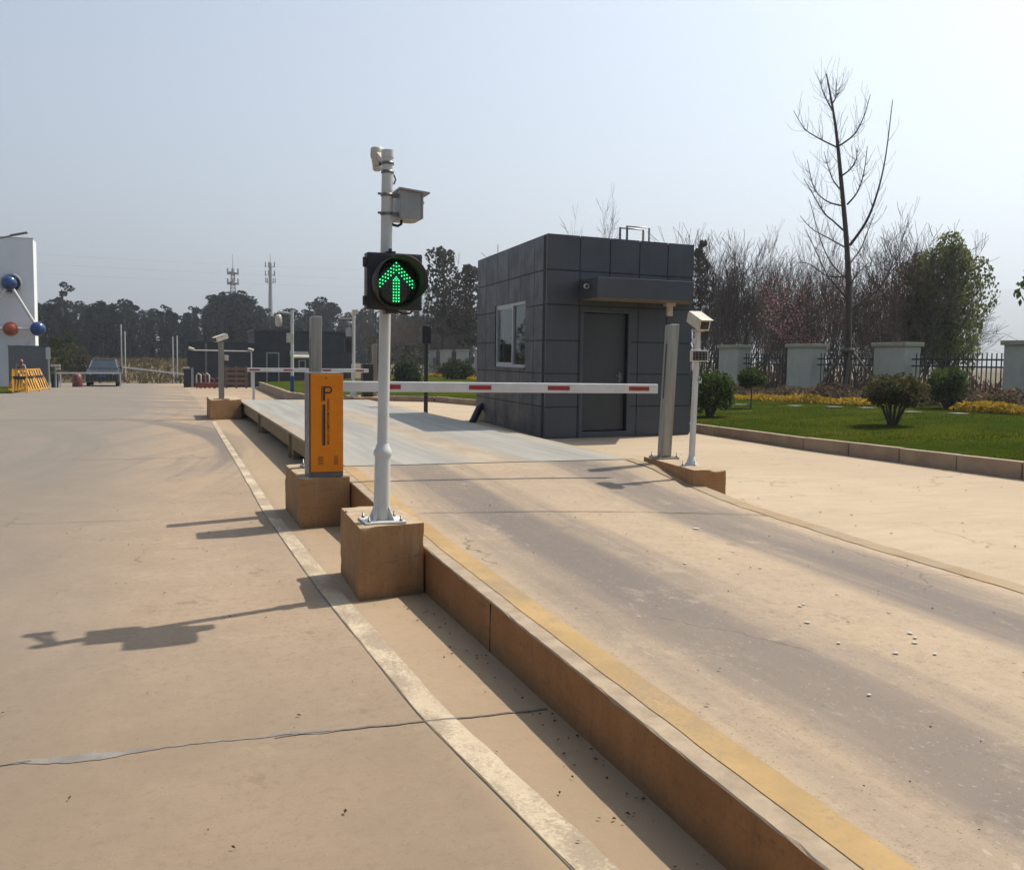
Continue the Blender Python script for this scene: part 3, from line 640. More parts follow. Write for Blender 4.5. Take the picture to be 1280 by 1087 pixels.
# dome camera at the very top
d = thing('dome_camera', 'white dome camera hanging beside the very top of the traffic light pole', 'security camera', (1.343, 6.43, 2.8))
DX, DY = 1.343, 6.43
b = MB(); b.lathe([(0, .085), (.034, .084), (.043, .076), (.045, .03), (.041, .012)], (DX, DY, 2.855), 20); b.build('housing', M['cam_white'], d)
b = MB(); b.lathe([(.038, .012), (.031, -.03), (.029, -.06), (.02, -.07), (0, -.072)], (DX, DY, 2.855), 20); b.build('dome', M['cam_white'], d)
b = MB(); b.box(DX + .01, DY - .043, 2.805, DX + .032, DY - .02, 2.845); b.build('lens', M['dark_slot'], d, .003)
b = MB(); b.tube([(DX - .02, DY - .03, 2.788), (DX + .005, DY - .09, 2.79), (leanx(2.74), 6.215, 2.75)], .013, 8); b.bar((DX, DY - .03, 2.89), (leanx(2.8), 6.21, 2.79), .03, .03); b.build('arm', M['cam_white'], d)
for z in (2.735, 2.79): b = MB(); strap(b, z); b.build('strap', M['galv'], d)
b = MB(); b.tube([(leanx(2.7) + .04, 6.17, 2.72), (leanx(2.7) + .052, 6.17, 2.69), (leanx(2.7) + .04, 6.17, 2.66)], .005, 6); b.build('cable', M['black'], d)

# ------------------------------------------------------------------ orange barrier cabinet with its arm
def text_mb(txt, size, mat4, depth=.001, bold=0):
    cu = bpy.data.curves.new('lettering', 'FONT'); cu.body = txt; cu.size = size; cu.extrude = depth; cu.offset = bold; cu.resolution_u = 3
    o = bpy.data.objects.new('lettering', cu); COL.objects.link(o); bpy.context.view_layer.update()
    me = bpy.data.meshes.new_from_object(o.evaluated_get(bpy.context.evaluated_depsgraph_get()))
    b = MB(); b.add([mat4 @ v.co for v in me.vertices], [tuple(q.vertices) for q in me.polygons])
    bpy.data.objects.remove(o); bpy.data.curves.remove(cu); bpy.data.meshes.remove(me); return b
def barrier(X0, X1, Y0, Y1, Z0, Z1, label, paint=True):
    g = thing('barrier_gate', label, 'barrier gate', ((X0 + X1) / 2, (Y0 + Y1) / 2, Z0))
    b = MB(); b.box(X0, Y0, Z0, X1, Y1, Z1); cb = b.build('cabinet', M['dark_grey'] if not paint else M['mid_grey'], g, .006)
    b = MB(); b.box(X0 + .004, Y0 - .012, Z0 + .045, X1 - .004, Y0 - .0005, Z1 - .004); b.build('bezel', M['dark_grey'], cb)
    return g, cb
X0, X1, YF, Z0, Z1 = 1.215, 1.525, 8.76, .456, 1.405
g, cb = barrier(X0, X1, YF, 9.06, Z0, Z1, 'lowered barrier with orange P cabinet and white arm striped with red')
b = MB(); b.box(X0 + .012, YF - .022, Z0 + .05, X1 - .006, YF - .0125, Z1 - .012); pan = b.build('front_panel', M['orange'], cb, .004)
yp_ = YF - .0225
def P(px, py): return (X0 + .012 + (px - 188) / (473 - 188) * .292, Z1 - .012 - (py - 72) / (958 - 72) * .885)
RX = Matrix.Rotation(math.pi / 2, 4, 'X')
b = MB()
def rect(px0, py0, px1, py1):
    a = P(px0, py0); c = P(px1, py1); b.box(a[0], yp_ - .0015, min(a[1], c[1]), c[0], yp_, max(a[1], c[1]))
rect(296, 182, 314, 314); rect(282, 182, 290, 318); rect(296, 345, 315, 718); rect(285, 345, 290, 718)
n = 20; cen = P(345, 216); ro, ri = .0325, .0185; vs = []
ztop = P(0, 182)[1]; zb = ztop - 2 * ro; cxp = P(345, 0)[0]; xl = P(305, 0)[0]; zc = ztop - ro
outl = [(xl, ztop)] + [(cxp + ro * math.cos(t), zc + ro * math.sin(t)) for t in [math.pi / 2 - math.pi * k / n for k in range(n + 1)]] + [(xl, zb)]
inl = [(xl, ztop - ro + ri)] + [(cxp + ri * math.cos(t), zc + ri * math.sin(t)) for t in [math.pi / 2 - math.pi * k / n for k in range(n + 1)]] + [(xl, zb + ro - ri)]
m_ = len(outl); vs = [(x, yp_ - .0014, z) for x, z in outl] + [(x, yp_ - .0014, z) for x, z in inl]
b.add(vs, [(i, m_ + i, m_ + i + 1, i + 1) for i in range(m_ - 1)])
b.build('letter_mark', M['ink'], pan)
a = P(330, 292); T = Matrix.Translation((a[0], yp_ - .0004, a[1])) @ RX @ Matrix.Rotation(-math.pi / 2, 4, 'Z') 
tb = text_mb('PARKING MANAGEMENT SYSTEM', .0318, T, .0004, .0004)
L = max(v[2] for v in tb.v) - min(v[2] for v in tb.v); target = a[1] - P(0, 705)[1]; z1 = max(v[2] for v in tb.v)
tb.v = [(x, y, z1 + (z - z1) * target / L) for x, y, z in tb.v]; tb.build('lettering', M['ink'], pan)
b = MB()
for k in range(6):
    z = P(0, 820 + 14 * k)[1]
    for q0, q1 in ((252, 300), (392, 428)): a0 = P(q0, 0)[0]; a1 = P(q1, 0)[0]; b.box(a0, yp_ - .001, z - .0025, a1, yp_, z + .0025)
b.build('vent_slots', M['ink'], pan)
b = MB(); a = P(326, 108); b.lathe([(0, .004), (.008, .003), (.009, 0)], (a[0], yp_, a[1]), 12, 'y'); b.build('lock', M['galv'], pan)
def arm_part(g, p0, p1, h, th, reds):
    d = (Vector(p1) - Vector(p0)); b = MB(); b.bar(p0, p1, th, h); ar = b.build('arm', M['arm'], g, .008)
    for t0, t1 in reds:
        q0 = Vector(p0) + d * t0; q1 = Vector(p0) + d * t1; b = MB(); b.bar(q0 + Vector((0, -th / 2 - .0015, 0)), q1 + Vector((0, -th / 2 - .0015, 0)), .003, h * .44); b.build('reflector_strip', M['red'], ar)
    return ar
L = 4.87 - 1.526
arm_part(g, (1.526, 9.0, 1.275), (4.87, 9.0, 1.262), .098, .045, [((x0 - 1.526) / L, (x1 - 1.526) / L) for x0, x1 in ((1.98, 2.11), (2.79, 3.02), (3.62, 3.86), (4.53, 4.765))])
b = MB(); b.lathe([(0, -.03), (.05, -.03), (.05, .02), (.0, .02)], (1.53, 9.0, 1.27), 16, 'x'); b.build('hub', M['galv'], g)

def slot_post(x, y, z0, z1, w, dpt, lean, label, slot=True):
    t = thing('sensor_post', label, 'sensor post', (x, y, z0)); l = lean * (z1 - z0)
    b = MB(); b.hexa([(x - w / 2, y, z0 + .02), (x + w / 2, y, z0 + .02), (x + w / 2, y + dpt, z0 + .02), (x - w / 2, y + dpt, z0 + .02)], [(x - w / 2 + l, y, z1), (x + w / 2 + l, y, z1), (x + w / 2 + l, y + dpt, z1 - .012), (x - w / 2 + l, y + dpt, z1 - .012)])
    b.build('column', M['steel'], t, .012)
    b = MB(); za, zb_ = z0 + .62 * (z1 - z0) * .42 + .28, z1 - .22
    if slot:
        la, lb = lean * (za - z0), lean * (zb_ - z0); xx = x - w / 2
        b.hexa([(xx + la - .0022, y + dpt * .40, za), (xx + la + .003, y + dpt * .40, za), (xx + la + .003, y + dpt * .62, za), (xx + la - .0022, y + dpt * .62, za)], [(xx + lb - .0022, y + dpt * .40, zb_), (xx + lb + .003, y + dpt * .40, zb_), (xx + lb + .003, y + dpt * .62, zb_), (xx + lb - .0022, y + dpt * .62, zb_)]); b.build('slot', M['dark_slot'], t)
    b = MB(); b.box(x - w / 2 - .07, y - .06, z0, x + w / 2 + .07, y + dpt + .06, z0 + .019); pl = b.build('base_plate', M['steel'], t, .002)
    for dx in (-1, 1):
        for dy in (-.035, dpt + .035):
            b = MB(); b.lathe([(.013, 0), (.013, .014), (.007, .014), (.007, .05), (0, .05)], (x + dx * (w / 2 + .045), y + dy, z0 + .019), 8); b.build('anchor_bolt', M['galv'], t)
    return t
slot_post(5.265, 9.46, .466, 1.965, .115, .13, .04, 'brushed steel sensor post with a black slot at the tip of the barrier arm')
slot_post(1.385, 9.52, .456, 1.945, .105, .16, .01, 'brushed steel sensor post standing behind the orange cabinet')
slot_post(5.60, 27.0, .441, 1.93, .12, .2, .0, 'distant weathered sensor post beyond the far barrier', False)

# white camera pole with lamp panel on the right block
p = thing('camera_pole', 'slim white square pole on the right block carrying a camera and lamp panel', 'pole', (5.195, 8.8, .466))
def lpx(z): return 5.193 + .022 * (z - .466)
b = MB(); b.hexa([(5.168, 8.78, .52), (5.218, 8.78, .52), (5.218, 8.83, .52), (5.168, 8.83, .52)], [(lpx(1.86) - .022, 8.78, 1.86), (lpx(1.86) + .022, 8.78, 1.86), (lpx(1.86) + .022, 8.83, 1.86), (lpx(1.86) - .022, 8.83, 1.86)]); b.build('shaft', M['white_metal'], p, .004)
b = MB(); b.tube([(5.193, 8.805, z) for z in (.467, .475, .50, .56)], [.075, .072, .055, .034], 8); b.build('foot', M['white_metal'], p)
for dx, dy in ((-.09, 0), (.09, .03), (.0, -.09)):
    b = MB(); b.lathe([(.012, 0), (.012, .012), (.006, .012), (.006, .05), (0, .05)], (5.193 + dx, 8.83 + dy, .466), 8); b.build('anchor_bolt', M['galv'], p)
b = MB(); b.box(lpx(1.75) - .055, 8.79, 1.74, lpx(1.75) - .0235, 8.82, 1.79); b.build('clip', M['white_metal'], p); b = MB(); b.box(lpx(1.3) + .02, 8.77, 1.33, lpx(1.3) + .055, 8.80, 1.40); b.build('clip', M['white_metal'], p)
b = MB(); b.tube([(lpx(1.55) + .03, 8.79, 1.545), (lpx(1.5) + .042, 8.78, 1.47), (lpx(1.4) + .042, 8.765, 1.39), (lpx(1.35) + .03, 8.765, 1.355), (lpx(1.35) + .012, 8.772, 1.37)], .007, 6); b.build('cable', M['black'], p)
q = thing('lamp_panel', 'small flat lamp panel of twelve dots clamped to the slim white pole', 'lamp panel', (5.21, 8.76, 1.61))
x = lpx(1.61); b = MB(); b.box(x - .098, 8.735, 1.553, x + .098, 8.778, 1.672); b.build('frame', M['cam_white'], q, .005)
b = MB(); b.box(x - .084, 8.7325, 1.566, x + .084, 8.7345, 1.659); pn = b.build('panel', M['dark_slot'], q)
b = MB()
for i in range(4):
    for j in range(3): b.ball((x - .06 + .04 * i, 8.7315, 1.583 + .029 * j), .0085, 8, (1, .3, 1))
b.build('lamp_dots', pm('clear_led', (.28, .24, .2), None, 5, .3), pn)
def box_camera(loc, yaw, pitch, L, w, h, label, fg=True):
    t = thing('box_camera', label, 'security camera', loc)
    Mx = Matrix.Translation(loc) @ Matrix.Rotation(yaw, 4, 'Z') @ Matrix.Rotation(pitch, 4, 'X')   # looks along local -Y
    def tr(b): b.v = [tuple(Mx @ Vector(v)) for v in b.v]; return b
    b = MB(); b.prof([(-L / 2, -h / 2), (L / 2, -h / 2), (L / 2, h * .35), (L * .38, h / 2), (-L / 2, h / 2)], -w / 2, w / 2); tr(b).build('body', M['cam_white'], t, .006)
    b = MB(); b.box(-w * .56, -L * .62, h * .5 + .001, w * .56, L * .4, h * .5 + .008); tr(b).build('sunshade', M['cam_white'], t, .002)
    b = MB(); b.box(-w * .36, -L / 2 - .003, -h * .34, w * .36, -L / 2 - .0005, h * .34); gl = tr(b).build('window', M['dark_slot'], t)
    if fg:
        b = MB(); b.lathe([(0, .008), (.02, .007), (.024, 0)], (0, -L / 2 - .0035, 0), 16, 'y'); tr(b).build('lens', M['black'], gl)
    b = MB(); b.tube([(loc[0], loc[1] + .01, loc[2] - h * .5 - .04), (loc[0], loc[1] + .01, loc[2] - h * .2)], .02 if fg else .03, 8); b.box(loc[0] - .05, loc[1] - .04, loc[2] - h * .5 - .05, loc[0] + .05, loc[1] + .06, loc[2] - h * .5 - .035); b.build('bracket', M['cam_white'], t)
    return t
box_camera((lpx(1.98) + .0, 8.80, 1.975), R(-4), R(20), .30, .125, .12, 'white box camera tilted down on top of the slim white pole')
# far small camera post
p = thing('camera_post', 'plain grey square post on the far brown block at the deck end', 'post', (1.28, 24.4, .48))
b = MB(); b.box(1.215, 24.36, .48, 1.345, 24.48, 1.88); b.build('column', M['steel'], p, .01); b = MB(); b.box(1.1, 24.25, .4805, 1.46, 24.6, .50); b.build('base_plate', M['bare'], p)
b = MB(); b.box(1.35, 24.38, 1.42, 1.45, 24.46, 1.55); b.build('switch_box', M['cam_white'], p, .008)
box_camera((1.28, 24.4, 1.97), R(-60), R(18), .34, .12, .12, 'small white box camera on the grey post of the far brown block', False)
#PART3
# ------------------------------------------------------------------ guard booth
ZB = .22
A = Vector((6.03, 15.06, 0)); B_ = Vector((9.02, 15.41, 0)); D_ = Vector((6.35, 19.88, 0)); C_ = B_ + (D_ - A)
bo = thing('guard_booth', 'dark grey panelled flat roofed guard booth beside the weighbridge', 'booth', (7.6, 17.5, ZB))
def sub(rect, holes):
    out = [rect]
    for h in holes:
        nx = []
        for u0, u1, z0, z1 in out:
            a0, a1, c0, c1 = max(u0, h[0]), min(u1, h[1]), max(z0, h[2]), min(z1, h[3])
            if a0 >= a1 or c0 >= c1: nx.append((u0, u1, z0, z1)); continue
            if z0 < c0: nx.append((u0, u1, z0, c0))
            if c1 < z1: nx.append((u0, u1, c1, z1))
            if u0 < a0: nx.append((u0, a0, c0, c1))
            if a1 < u1: nx.append((a1, u1, c0, c1))
        out = nx
    return out
def fbox(b, P, d, nrm, u0, u1, z0, z1, e0, e1):
    q = lambda u, e, z: tuple((P + d * u + nrm * e))[:2] + (z + ZB,)
    b.hexa([q(u0, e0, z0), q(u1, e0, z0), q(u1, e1, z0), q(u0, e1, z0)], [q(u0, e0, z1), q(u1, e0, z1), q(u1, e1, z1), q(u0, e1, z1)])
HT = 3.43
rows = [0, .53, 1.10, 1.66, 2.26, 2.84, HT]
win = (1.24, 3.34, 1.18, 2.39); dor = (.72, 1.63, .10, 2.15)
faces = [(A, B_, [(dor)], [0, .63, 1.23, 1.84, 2.44, 99]), (A, D_, [win], [0, .73, 1.55, 2.38, 3.23, 4.08, 99]), (B_, C_, [], [0, .8, 1.6, 2.4, 3.2, 4.0, 99]), (D_, C_, [], [0, .6, 1.2, 1.8, 2.4, 99])]
core = MB(); clad = MB()
for k, (P0, P1, holes, cols) in enumerate(faces):
    L = (P1 - P0).length; d = (P1 - P0) / L; nrm = Vector((d.y, -d.x, 0)) if k in (0, 2) else Vector((-d.y, d.x, 0))
    a0, a1 = (.012, L - .012) if k in (0, 3) else (.17, L - .17)
    for r in sub((a0, a1, 0, HT - .02), holes): fbox(core, P0, d, nrm, *r, -.165, -.012)
    cols = [min(c, L) for c in cols]; g = .010
    for i in range(len(cols) - 1):
        for j in range(len(rows) - 1):
            e0 = .0 if i == 0 else g; e1 = 0 if cols[i + 1] == L else g
            for r in sub((cols[i] + e0, cols[i + 1] - e1, rows[j] + g, rows[j + 1] - (g if j < 5 else 0)), holes):
                fbox(clad, P0, d, nrm, *r, -.0119, 0)
core.build('wall', M['seam'], bo); clad.build('cladding', M['clad'], bo)
dA = (B_ - A).normalized(); nA = Vector((dA.y, -dA.x, 0)); dL = (D_ - A).normalized(); nL = Vector((-dL.y, dL.x, 0))
inset = [A + (C_ - A) * .04, B_ + (D_ - B_) * .04, C_ + (A - C_) * .04, D_ + (B_ - D_) * .04]
b = MB(); b.prism([(p.x, p.y) for p in inset], ZB + 3.0, ZB + 3.15); b.build('roof', M['mid_grey'], bo)
b = MB(); b.prism([(p.x, p.y) for p in inset], ZB + .02, ZB + .08); b.build('floor', M['inside'], bo)
b = MB()
for P0, P1, k in ((A, B_, 0), (B_, C_, 0), (D_, C_, 1), (A, D_, 1)):
    L = (P1 - P0).length; d = (P1 - P0) / L; nrm = Vector((d.y, -d.x, 0)) if k == 0 else Vector((-d.y, d.x, 0))
    hs = [win] if P1 is D_ else ([dor] if P1 is B_ else [])
    for r in sub((.22, L - .22, .09, 2.99), hs): fbox(b, P0, d, nrm, *r, -.19, -.17)
b.build('lining', M['inside'], bo)
# door
b = MB()
for r in ((.66, .72, .0, 2.21), (1.63, 1.69, .0, 2.21), (.72, 1.63, 2.15, 2.21), (.72, 1.63, .0, .10)): fbox(b, A, dA, nA, *r, -.09, .012)
b.build('door_frame', M['clad'], bo)
b = MB(); fbox(b, A, dA, nA, .735, 1.615, .115, 2.135, -.12, -.07); dd = b.build('door', M['door'], bo, .004)
b = MB(); fbox(b, A, dA, nA, 1.50, 1.535, .95, 1.13, -.0695, -.062); q = A + dA * 1.517 + nA * -.035
b.tube([(q.x, q.y, ZB + 1.07), (q.x - .10, q.y - .012, ZB + 1.07)], .011, 8); b.tube([tuple(A + dA * 1.517 + nA * -.065)[:2] + (ZB + 1.07,), (q.x, q.y, ZB + 1.07)], .01, 8)
b.build('handle', M['galv'], dd)
b = MB(); fbox(b, A, dA, nA, .742, .752, 1.0, 1.14, -.0695, -.06); fbox(b, A, dA, nA, 1.555, 1.565, 1.0, 1.12, -.0695, -.06); b.build('hinge', M['galv'], dd)
# window
b = MB(); f = .055
for r in ((win[0], win[1], win[2], win[2] + f), (win[0], win[1], win[3] - f, win[3]), (win[0], win[0] + f, win[2] + f, win[3] - f), (win[1] - f, win[1], win[2] + f, win[3] - f)): fbox(b, A, dL, nL, *r, -.10, -.025)
wo = b.build('window', M['alu'], bo)
b = MB(); um = 2.2
for r in ((um - .03, um + .03, win[2] + f, win[3] - f), (um + .03, win[1] - f, win[2] + f, win[2] + f + .035), (um + .03, win[1] - f, win[3] - f - .035, win[3] - f)): fbox(b, A, dL, nL, *r, -.085, -.035)
b.build('sash', M['alu'], wo)
b = MB(); fbox(b, A, dL, nL, win[0] + f, um - .03, win[2] + f, win[3] - f, -.075, -.069); fbox(b, A, dL, nL, um + .03, win[1] - f, win[2] + f + .035, win[3] - f - .035, -.062, -.056); b.build('glass', M['glass'], wo)
b = MB(); fbox(b, A, dL, nL, win[0] - .01, win[1] + .01, win[2] - .03, win[2] - .003, -.11, .02); b.build('sill', M['clad'], wo)
# canopy
q = lambda u, e, z: tuple(A + dA * u + nA * e)[:2] + (z + ZB,)
cl = A + dA * .62; cr = A + dA * 3.0; CZ0, CZ1 = 2.36, 2.69
fl = (6.66, 14.42); fr = (8.50, 14.50)
bl = tuple(cl + nA * .003)[:2]; br = tuple(cr + nA * .003)[:2]
b = MB(); b.hexa([(*fl, ZB + CZ0), (*fr, ZB + CZ0), (*br, ZB + CZ0), (*bl, ZB + CZ0)], [(*fl, ZB + CZ1), (*fr, ZB + CZ1), (*br, ZB + CZ1), (*bl, ZB + CZ1)]); cn = b.build('canopy', M['clad'], bo, .004)
def inn(p, t=.03): c = ((fl[0] + br[0]) / 2, (fl[1] + br[1]) / 2); return (p[0] + (c[0] - p[0]) * t, p[1] + (c[1] - p[1]) * t)
b = MB(); b.prism([inn(fl), inn(fr), inn(br), inn(bl)], ZB + CZ0 - .008, ZB + CZ0 - .0005); b.build('soffit', M['soffit'], cn)
# guard rails of the roof hatch
b0 = A + dA * 1.37 - nA * .35
for u, e_, h_ in ((1.74, .5, 3.70), (2.28, 1.1, 3.84)):
    b = MB(); p0 = A + dA * u - nA * e_; p1 = p0 + dA * .5
    b.tube([(p0.x, p0.y, ZB + 3.0), (p0.x, p0.y, ZB + h_), (p1.x, p1.y, ZB + h_), (p1.x, p1.y, ZB + 3.0)], .024, 6); b.build('roof_rail', M['galv'], bo)
# downpipe
b = MB(); b.tube([(6.5, 19.62, ZB + .42), (6.36, 19.4, ZB + .36), (6.24, 19.32, ZB + .3), (6.05, 19.2, ZB + .0)], .075, 12); b.build('drain_pipe', M['black'], bo)
# under-canopy lamp and side camera
t = thing('wall_lamp', 'beige cylinder lamp fixed under the canopy of the guard booth', 'wall lamp', (8.2, 15.0, ZB + 2.2))
lp = A + dA * 2.25 + nA * .35; b = MB(); b.lathe([(.06, 0), (.06, .17)], (lp.x, lp.y, ZB + 2.12), 16); b.build('shade', M['cam_white'], t); b = MB(); b.box(lp.x - .09, lp.y - .07, ZB + 2.291, lp.x + .09, lp.y + .07, ZB + 2.351); b.build('mount', M['cam_white'], t, .008)
t = thing('bullet_camera', 'small white bullet camera on the side of the booth canopy', 'security camera', (6.6, 14.75, ZB + 2.55))
b = MB(); b.tube([(6.62, 14.8, ZB + 2.56), (6.55, 14.6, ZB + 2.545)], .04, 12); b.build('body', M['cam_white'], t)
b = MB(); b.tube([(6.55, 14.598, ZB + 2.545), (6.547, 14.59, ZB + 2.545)], .03, 12); b.build('lens', M['dark_slot'], t)
b = MB(); b.tube([(6.60, 14.75, ZB + 2.56), (6.65, 14.76, ZB + 2.57)], .018, 8); b.build('mount', M['cam_white'], t)
# things inside the booth
t = thing('desk', 'white desk seen through the booth window', 'desk', (6.9, 17.5, ZB + .08))
b = MB(); b.box(6.45, 16.5, ZB + .82, 7.05, 18.6, ZB + .86); b.build('top', M['inside'], t); b = MB(); b.box(6.5, 16.55, ZB + .081, 7.0, 16.6, ZB + .819); b.box(6.5, 18.5, ZB + .081, 7.0, 18.55, ZB + .819); b.build('leg', M['inside'], t)
t = thing('monitor', 'pale monitor standing on the desk inside the booth', 'monitor', (6.75, 17.0, ZB + .86))
b = MB(); b.box(6.72, 16.75, ZB + .95, 6.76, 17.25, ZB + 1.35); b.build('screen', M['alu'], t, .004); b = MB(); b.box(6.68, 16.95, ZB + .861, 6.82, 17.05, ZB + .949); b.build('foot', M['alu'], t)
# ------------------------------------------------------------------ black signal seen from behind
t = thing('traffic_signal', 'slim black traffic signal seen from behind near the left side of the booth', 'traffic light', (5.75, 21.9, ZB))
b = MB(); b.tube([(5.75, 21.9, ZB), (5.75, 21.9, 1.9)], .05, 10); b.build('post', M['black'], t)
b = MB(); b.box(5.63, 21.8, 1.88, 5.84, 21.98, 2.3); hd = b.build('housing', M['black'], t, .01)
b = MB(); b.lathe([(.10, 0), (.10, .22)], (5.735, 21.98, 2.19), 16, 'y'); b.v = [(x, 21.98 + (21.98 - y), z) for x, y, z in b.v]; b.lathe([(.09, -.2), (.09, -.001)], (5.735, 21.98, 1.98), 16, 'y'); b.build('visor', M['visor'], hd)
#PART4
# ------------------------------------------------------------------ left: tall pale slab with the ball sculpture, dark wall, barricades
t = thing('gate_slab', 'tall plain pale grey slab wall at the far left of the entrance', 'wall', (-10, 60, -.4))
b = MB(); b.box(-15, 60, 1.94, -6.84, 61.4, 7.86); b.box(-15, 60, -.5, -8.05, 61.4, 1.94); b.build('wall', M['plaster'], t)
b = MB(); b.box(-15.02, 59.98, 7.861, -6.82, 61.42, 7.9); b.build('coping', M['alu'], t)
t = thing('boundary_wall', 'low dark grey wall in front of the tall pale slab', 'wall', (-7.2, 58.6, -.36))
b = MB(); b.box(-8.0, 58.4, -.5, -6.08, 58.8, 1.87); b.build('wall', M['mid_grey'], t); b = MB(); b.box(-8.03, 58.37, 1.871, -6.05, 58.83, 1.91); b.build('coping', M['dark_grey'], t)
t = thing('ball_sculpture', 'ball and rod molecule sculpture of blue and orange balls on the pale slab', 'sculpture', (-7.5, 59.4, 1.9))
b1, b2, b3, b4, b5 = (-7.98, 59.3, 5.33), (-7.97, 59.3, 2.83), (-6.62, 59.3, 2.86), (-9.4, 59.3, 2.83), (-7.45, 59.3, 1.55)
rods = [(b1, b3), (b1, b4), (b2, b3), (b2, b4), (b3, b5)]
for p0, p1 in rods: b = MB(); b.tube([p0, p1], .085, 12); b.build('rod', M['rod'], t)
for p0, m_ in ((b1, 'ball_blue'), (b3, 'ball_blue'), (b2, 'ball_orange'), (b4, 'ball_blue')): b = MB(); b.ball(p0, .40, 24); b.build('ball', M[m_], t)
b = MB(); b.lathe([(.46, -.02), (.58, -.02), (.58, .02), (.46, .02), (.46, -.02)], (b1[0] + .01, 59.72, b1[2]), 32, 'y'); b.tube([(b1[0], 59.3, b1[2]), (b1[0], 59.99, b1[2])], .05, 8); b.build('ring', M['alu'], t)
t = thing('street_lamp', 'street lamp with a slim slanting arm above the pale slab', 'street lamp', (-9.5, 56.5, -.3))
b = MB(); b.tube([(-9.5, 56.5, -.35), (-9.5, 56.5, 6.9)], [.1, .06], 10); b.build('pole', M['galv'], t)
b = MB(); b.tube([(-9.5, 56.5, 6.85), (-8.2, 56.5, 7.38), (-7.2, 56.5, 7.66)], [.05, .045, .04], 8); b.build('arm', M['galv'], t)
b = MB(); b.bar((-7.5, 56.5, 7.60), (-6.68, 56.5, 7.80), .26, .10); b.build('lamp_head', M['mid_grey'], t, .03)
t = thing('marker_post', 'slim post with a white upper panel at the end of the dark grey wall', 'post', (-6.0, 58.2, -.35))
b = MB(); b.tube([(-6.02, 58.2, -.35), (-6.02, 58.2, 1.85)], .05, 8); b.build('post', M['grey_box'], t); b = MB(); b.box(-6.13, 58.1, 1.2, -5.9, 58.14, 1.84); b.build('panel', M['alu'], t)
b = MB(); b.v = []; b.box(-12, 44.5, -.2, -5.9, 57.5, -.2)
vs = [(x, y, gz(y) + .05 + U(-.02, .02)) for y in frange(46.5, 58.3, .8) for x in frange(-14, -6.25, .6)]
nx_ = len(frange(-14, -6.25, .6)); ny_ = len(frange(46.5, 58.3, .8)); b = MB(); b.add(vs, [(j * nx_ + i, j * nx_ + i + 1, (j + 1) * nx_ + i + 1, (j + 1) * nx_ + i) for j in range(ny_ - 1) for i in range(nx_ - 1)], True)
kind(b.build('verge', M['lawn']), 'structure')
# barricades
def barricade(p, q, label):
    p, q = Vector(p), Vector(q); m = (p + q) / 2; z0 = gz(m.y); d = (q - p); L = d.length; d /= L; nb = Vector((-d.y, d.x, 0))
    if nb.y < 0: nb = -nb
    t = thing('barricade', label, 'barricade', (m.x, m.y, z0), 'yellow barricades by the left wall'); H = 1.02
    P3 = lambda u, f, z: tuple(p + d * u * L + nb * f) [:2] + (z0 + z,)
    for f_, z_ in ((0, .1), (.42, H), (.84, .1)): b = MB(); b.bar(P3(-.04, f_, z_), P3(1.04, f_, z_), .05, .06); b.build('rail', M['safety_yellow'], t)
    for u in (0, 1):
        b = MB(); b.bar(P3(u, -.06, 0), P3(u, .42, H + .02), .07, .05); b.build('leg', M['safety_yellow'], t); b = MB(); b.bar(P3(u, .9, 0), P3(u, .42, H + .02), .07, .05); b.build('leg', M['safety_yellow'], t)
    b = MB()
    for k in range(5):
        u = .08 + .21 * k; b.bar(P3(u - .06, .03, .12), P3(u + .06, .40, H - .03), .06, .02)
    b.build('slats', M['safety_yellow'], t)
    b = MB(); c0 = Vector(P3(0, .26, .63)); b.bar(P3(0.0, .235, .66), P3(1.0, .235, .66), .03, .13); b.build('band', M['black'], t)
barricade((-6.34, 47.3, 0), (-5.80, 47.35, 0), 'yellow slatted barricade with a black band, nearest and leftmost of the row')
barricade((-5.98, 48.9, 0), (-5.60, 50.0, 0), 'yellow slatted barricade in the middle of the row beside the dark wall')
barricade((-5.82, 51.5, 0), (-5.50, 53.0, 0), 'yellow slatted barricade at the far right end of the row')
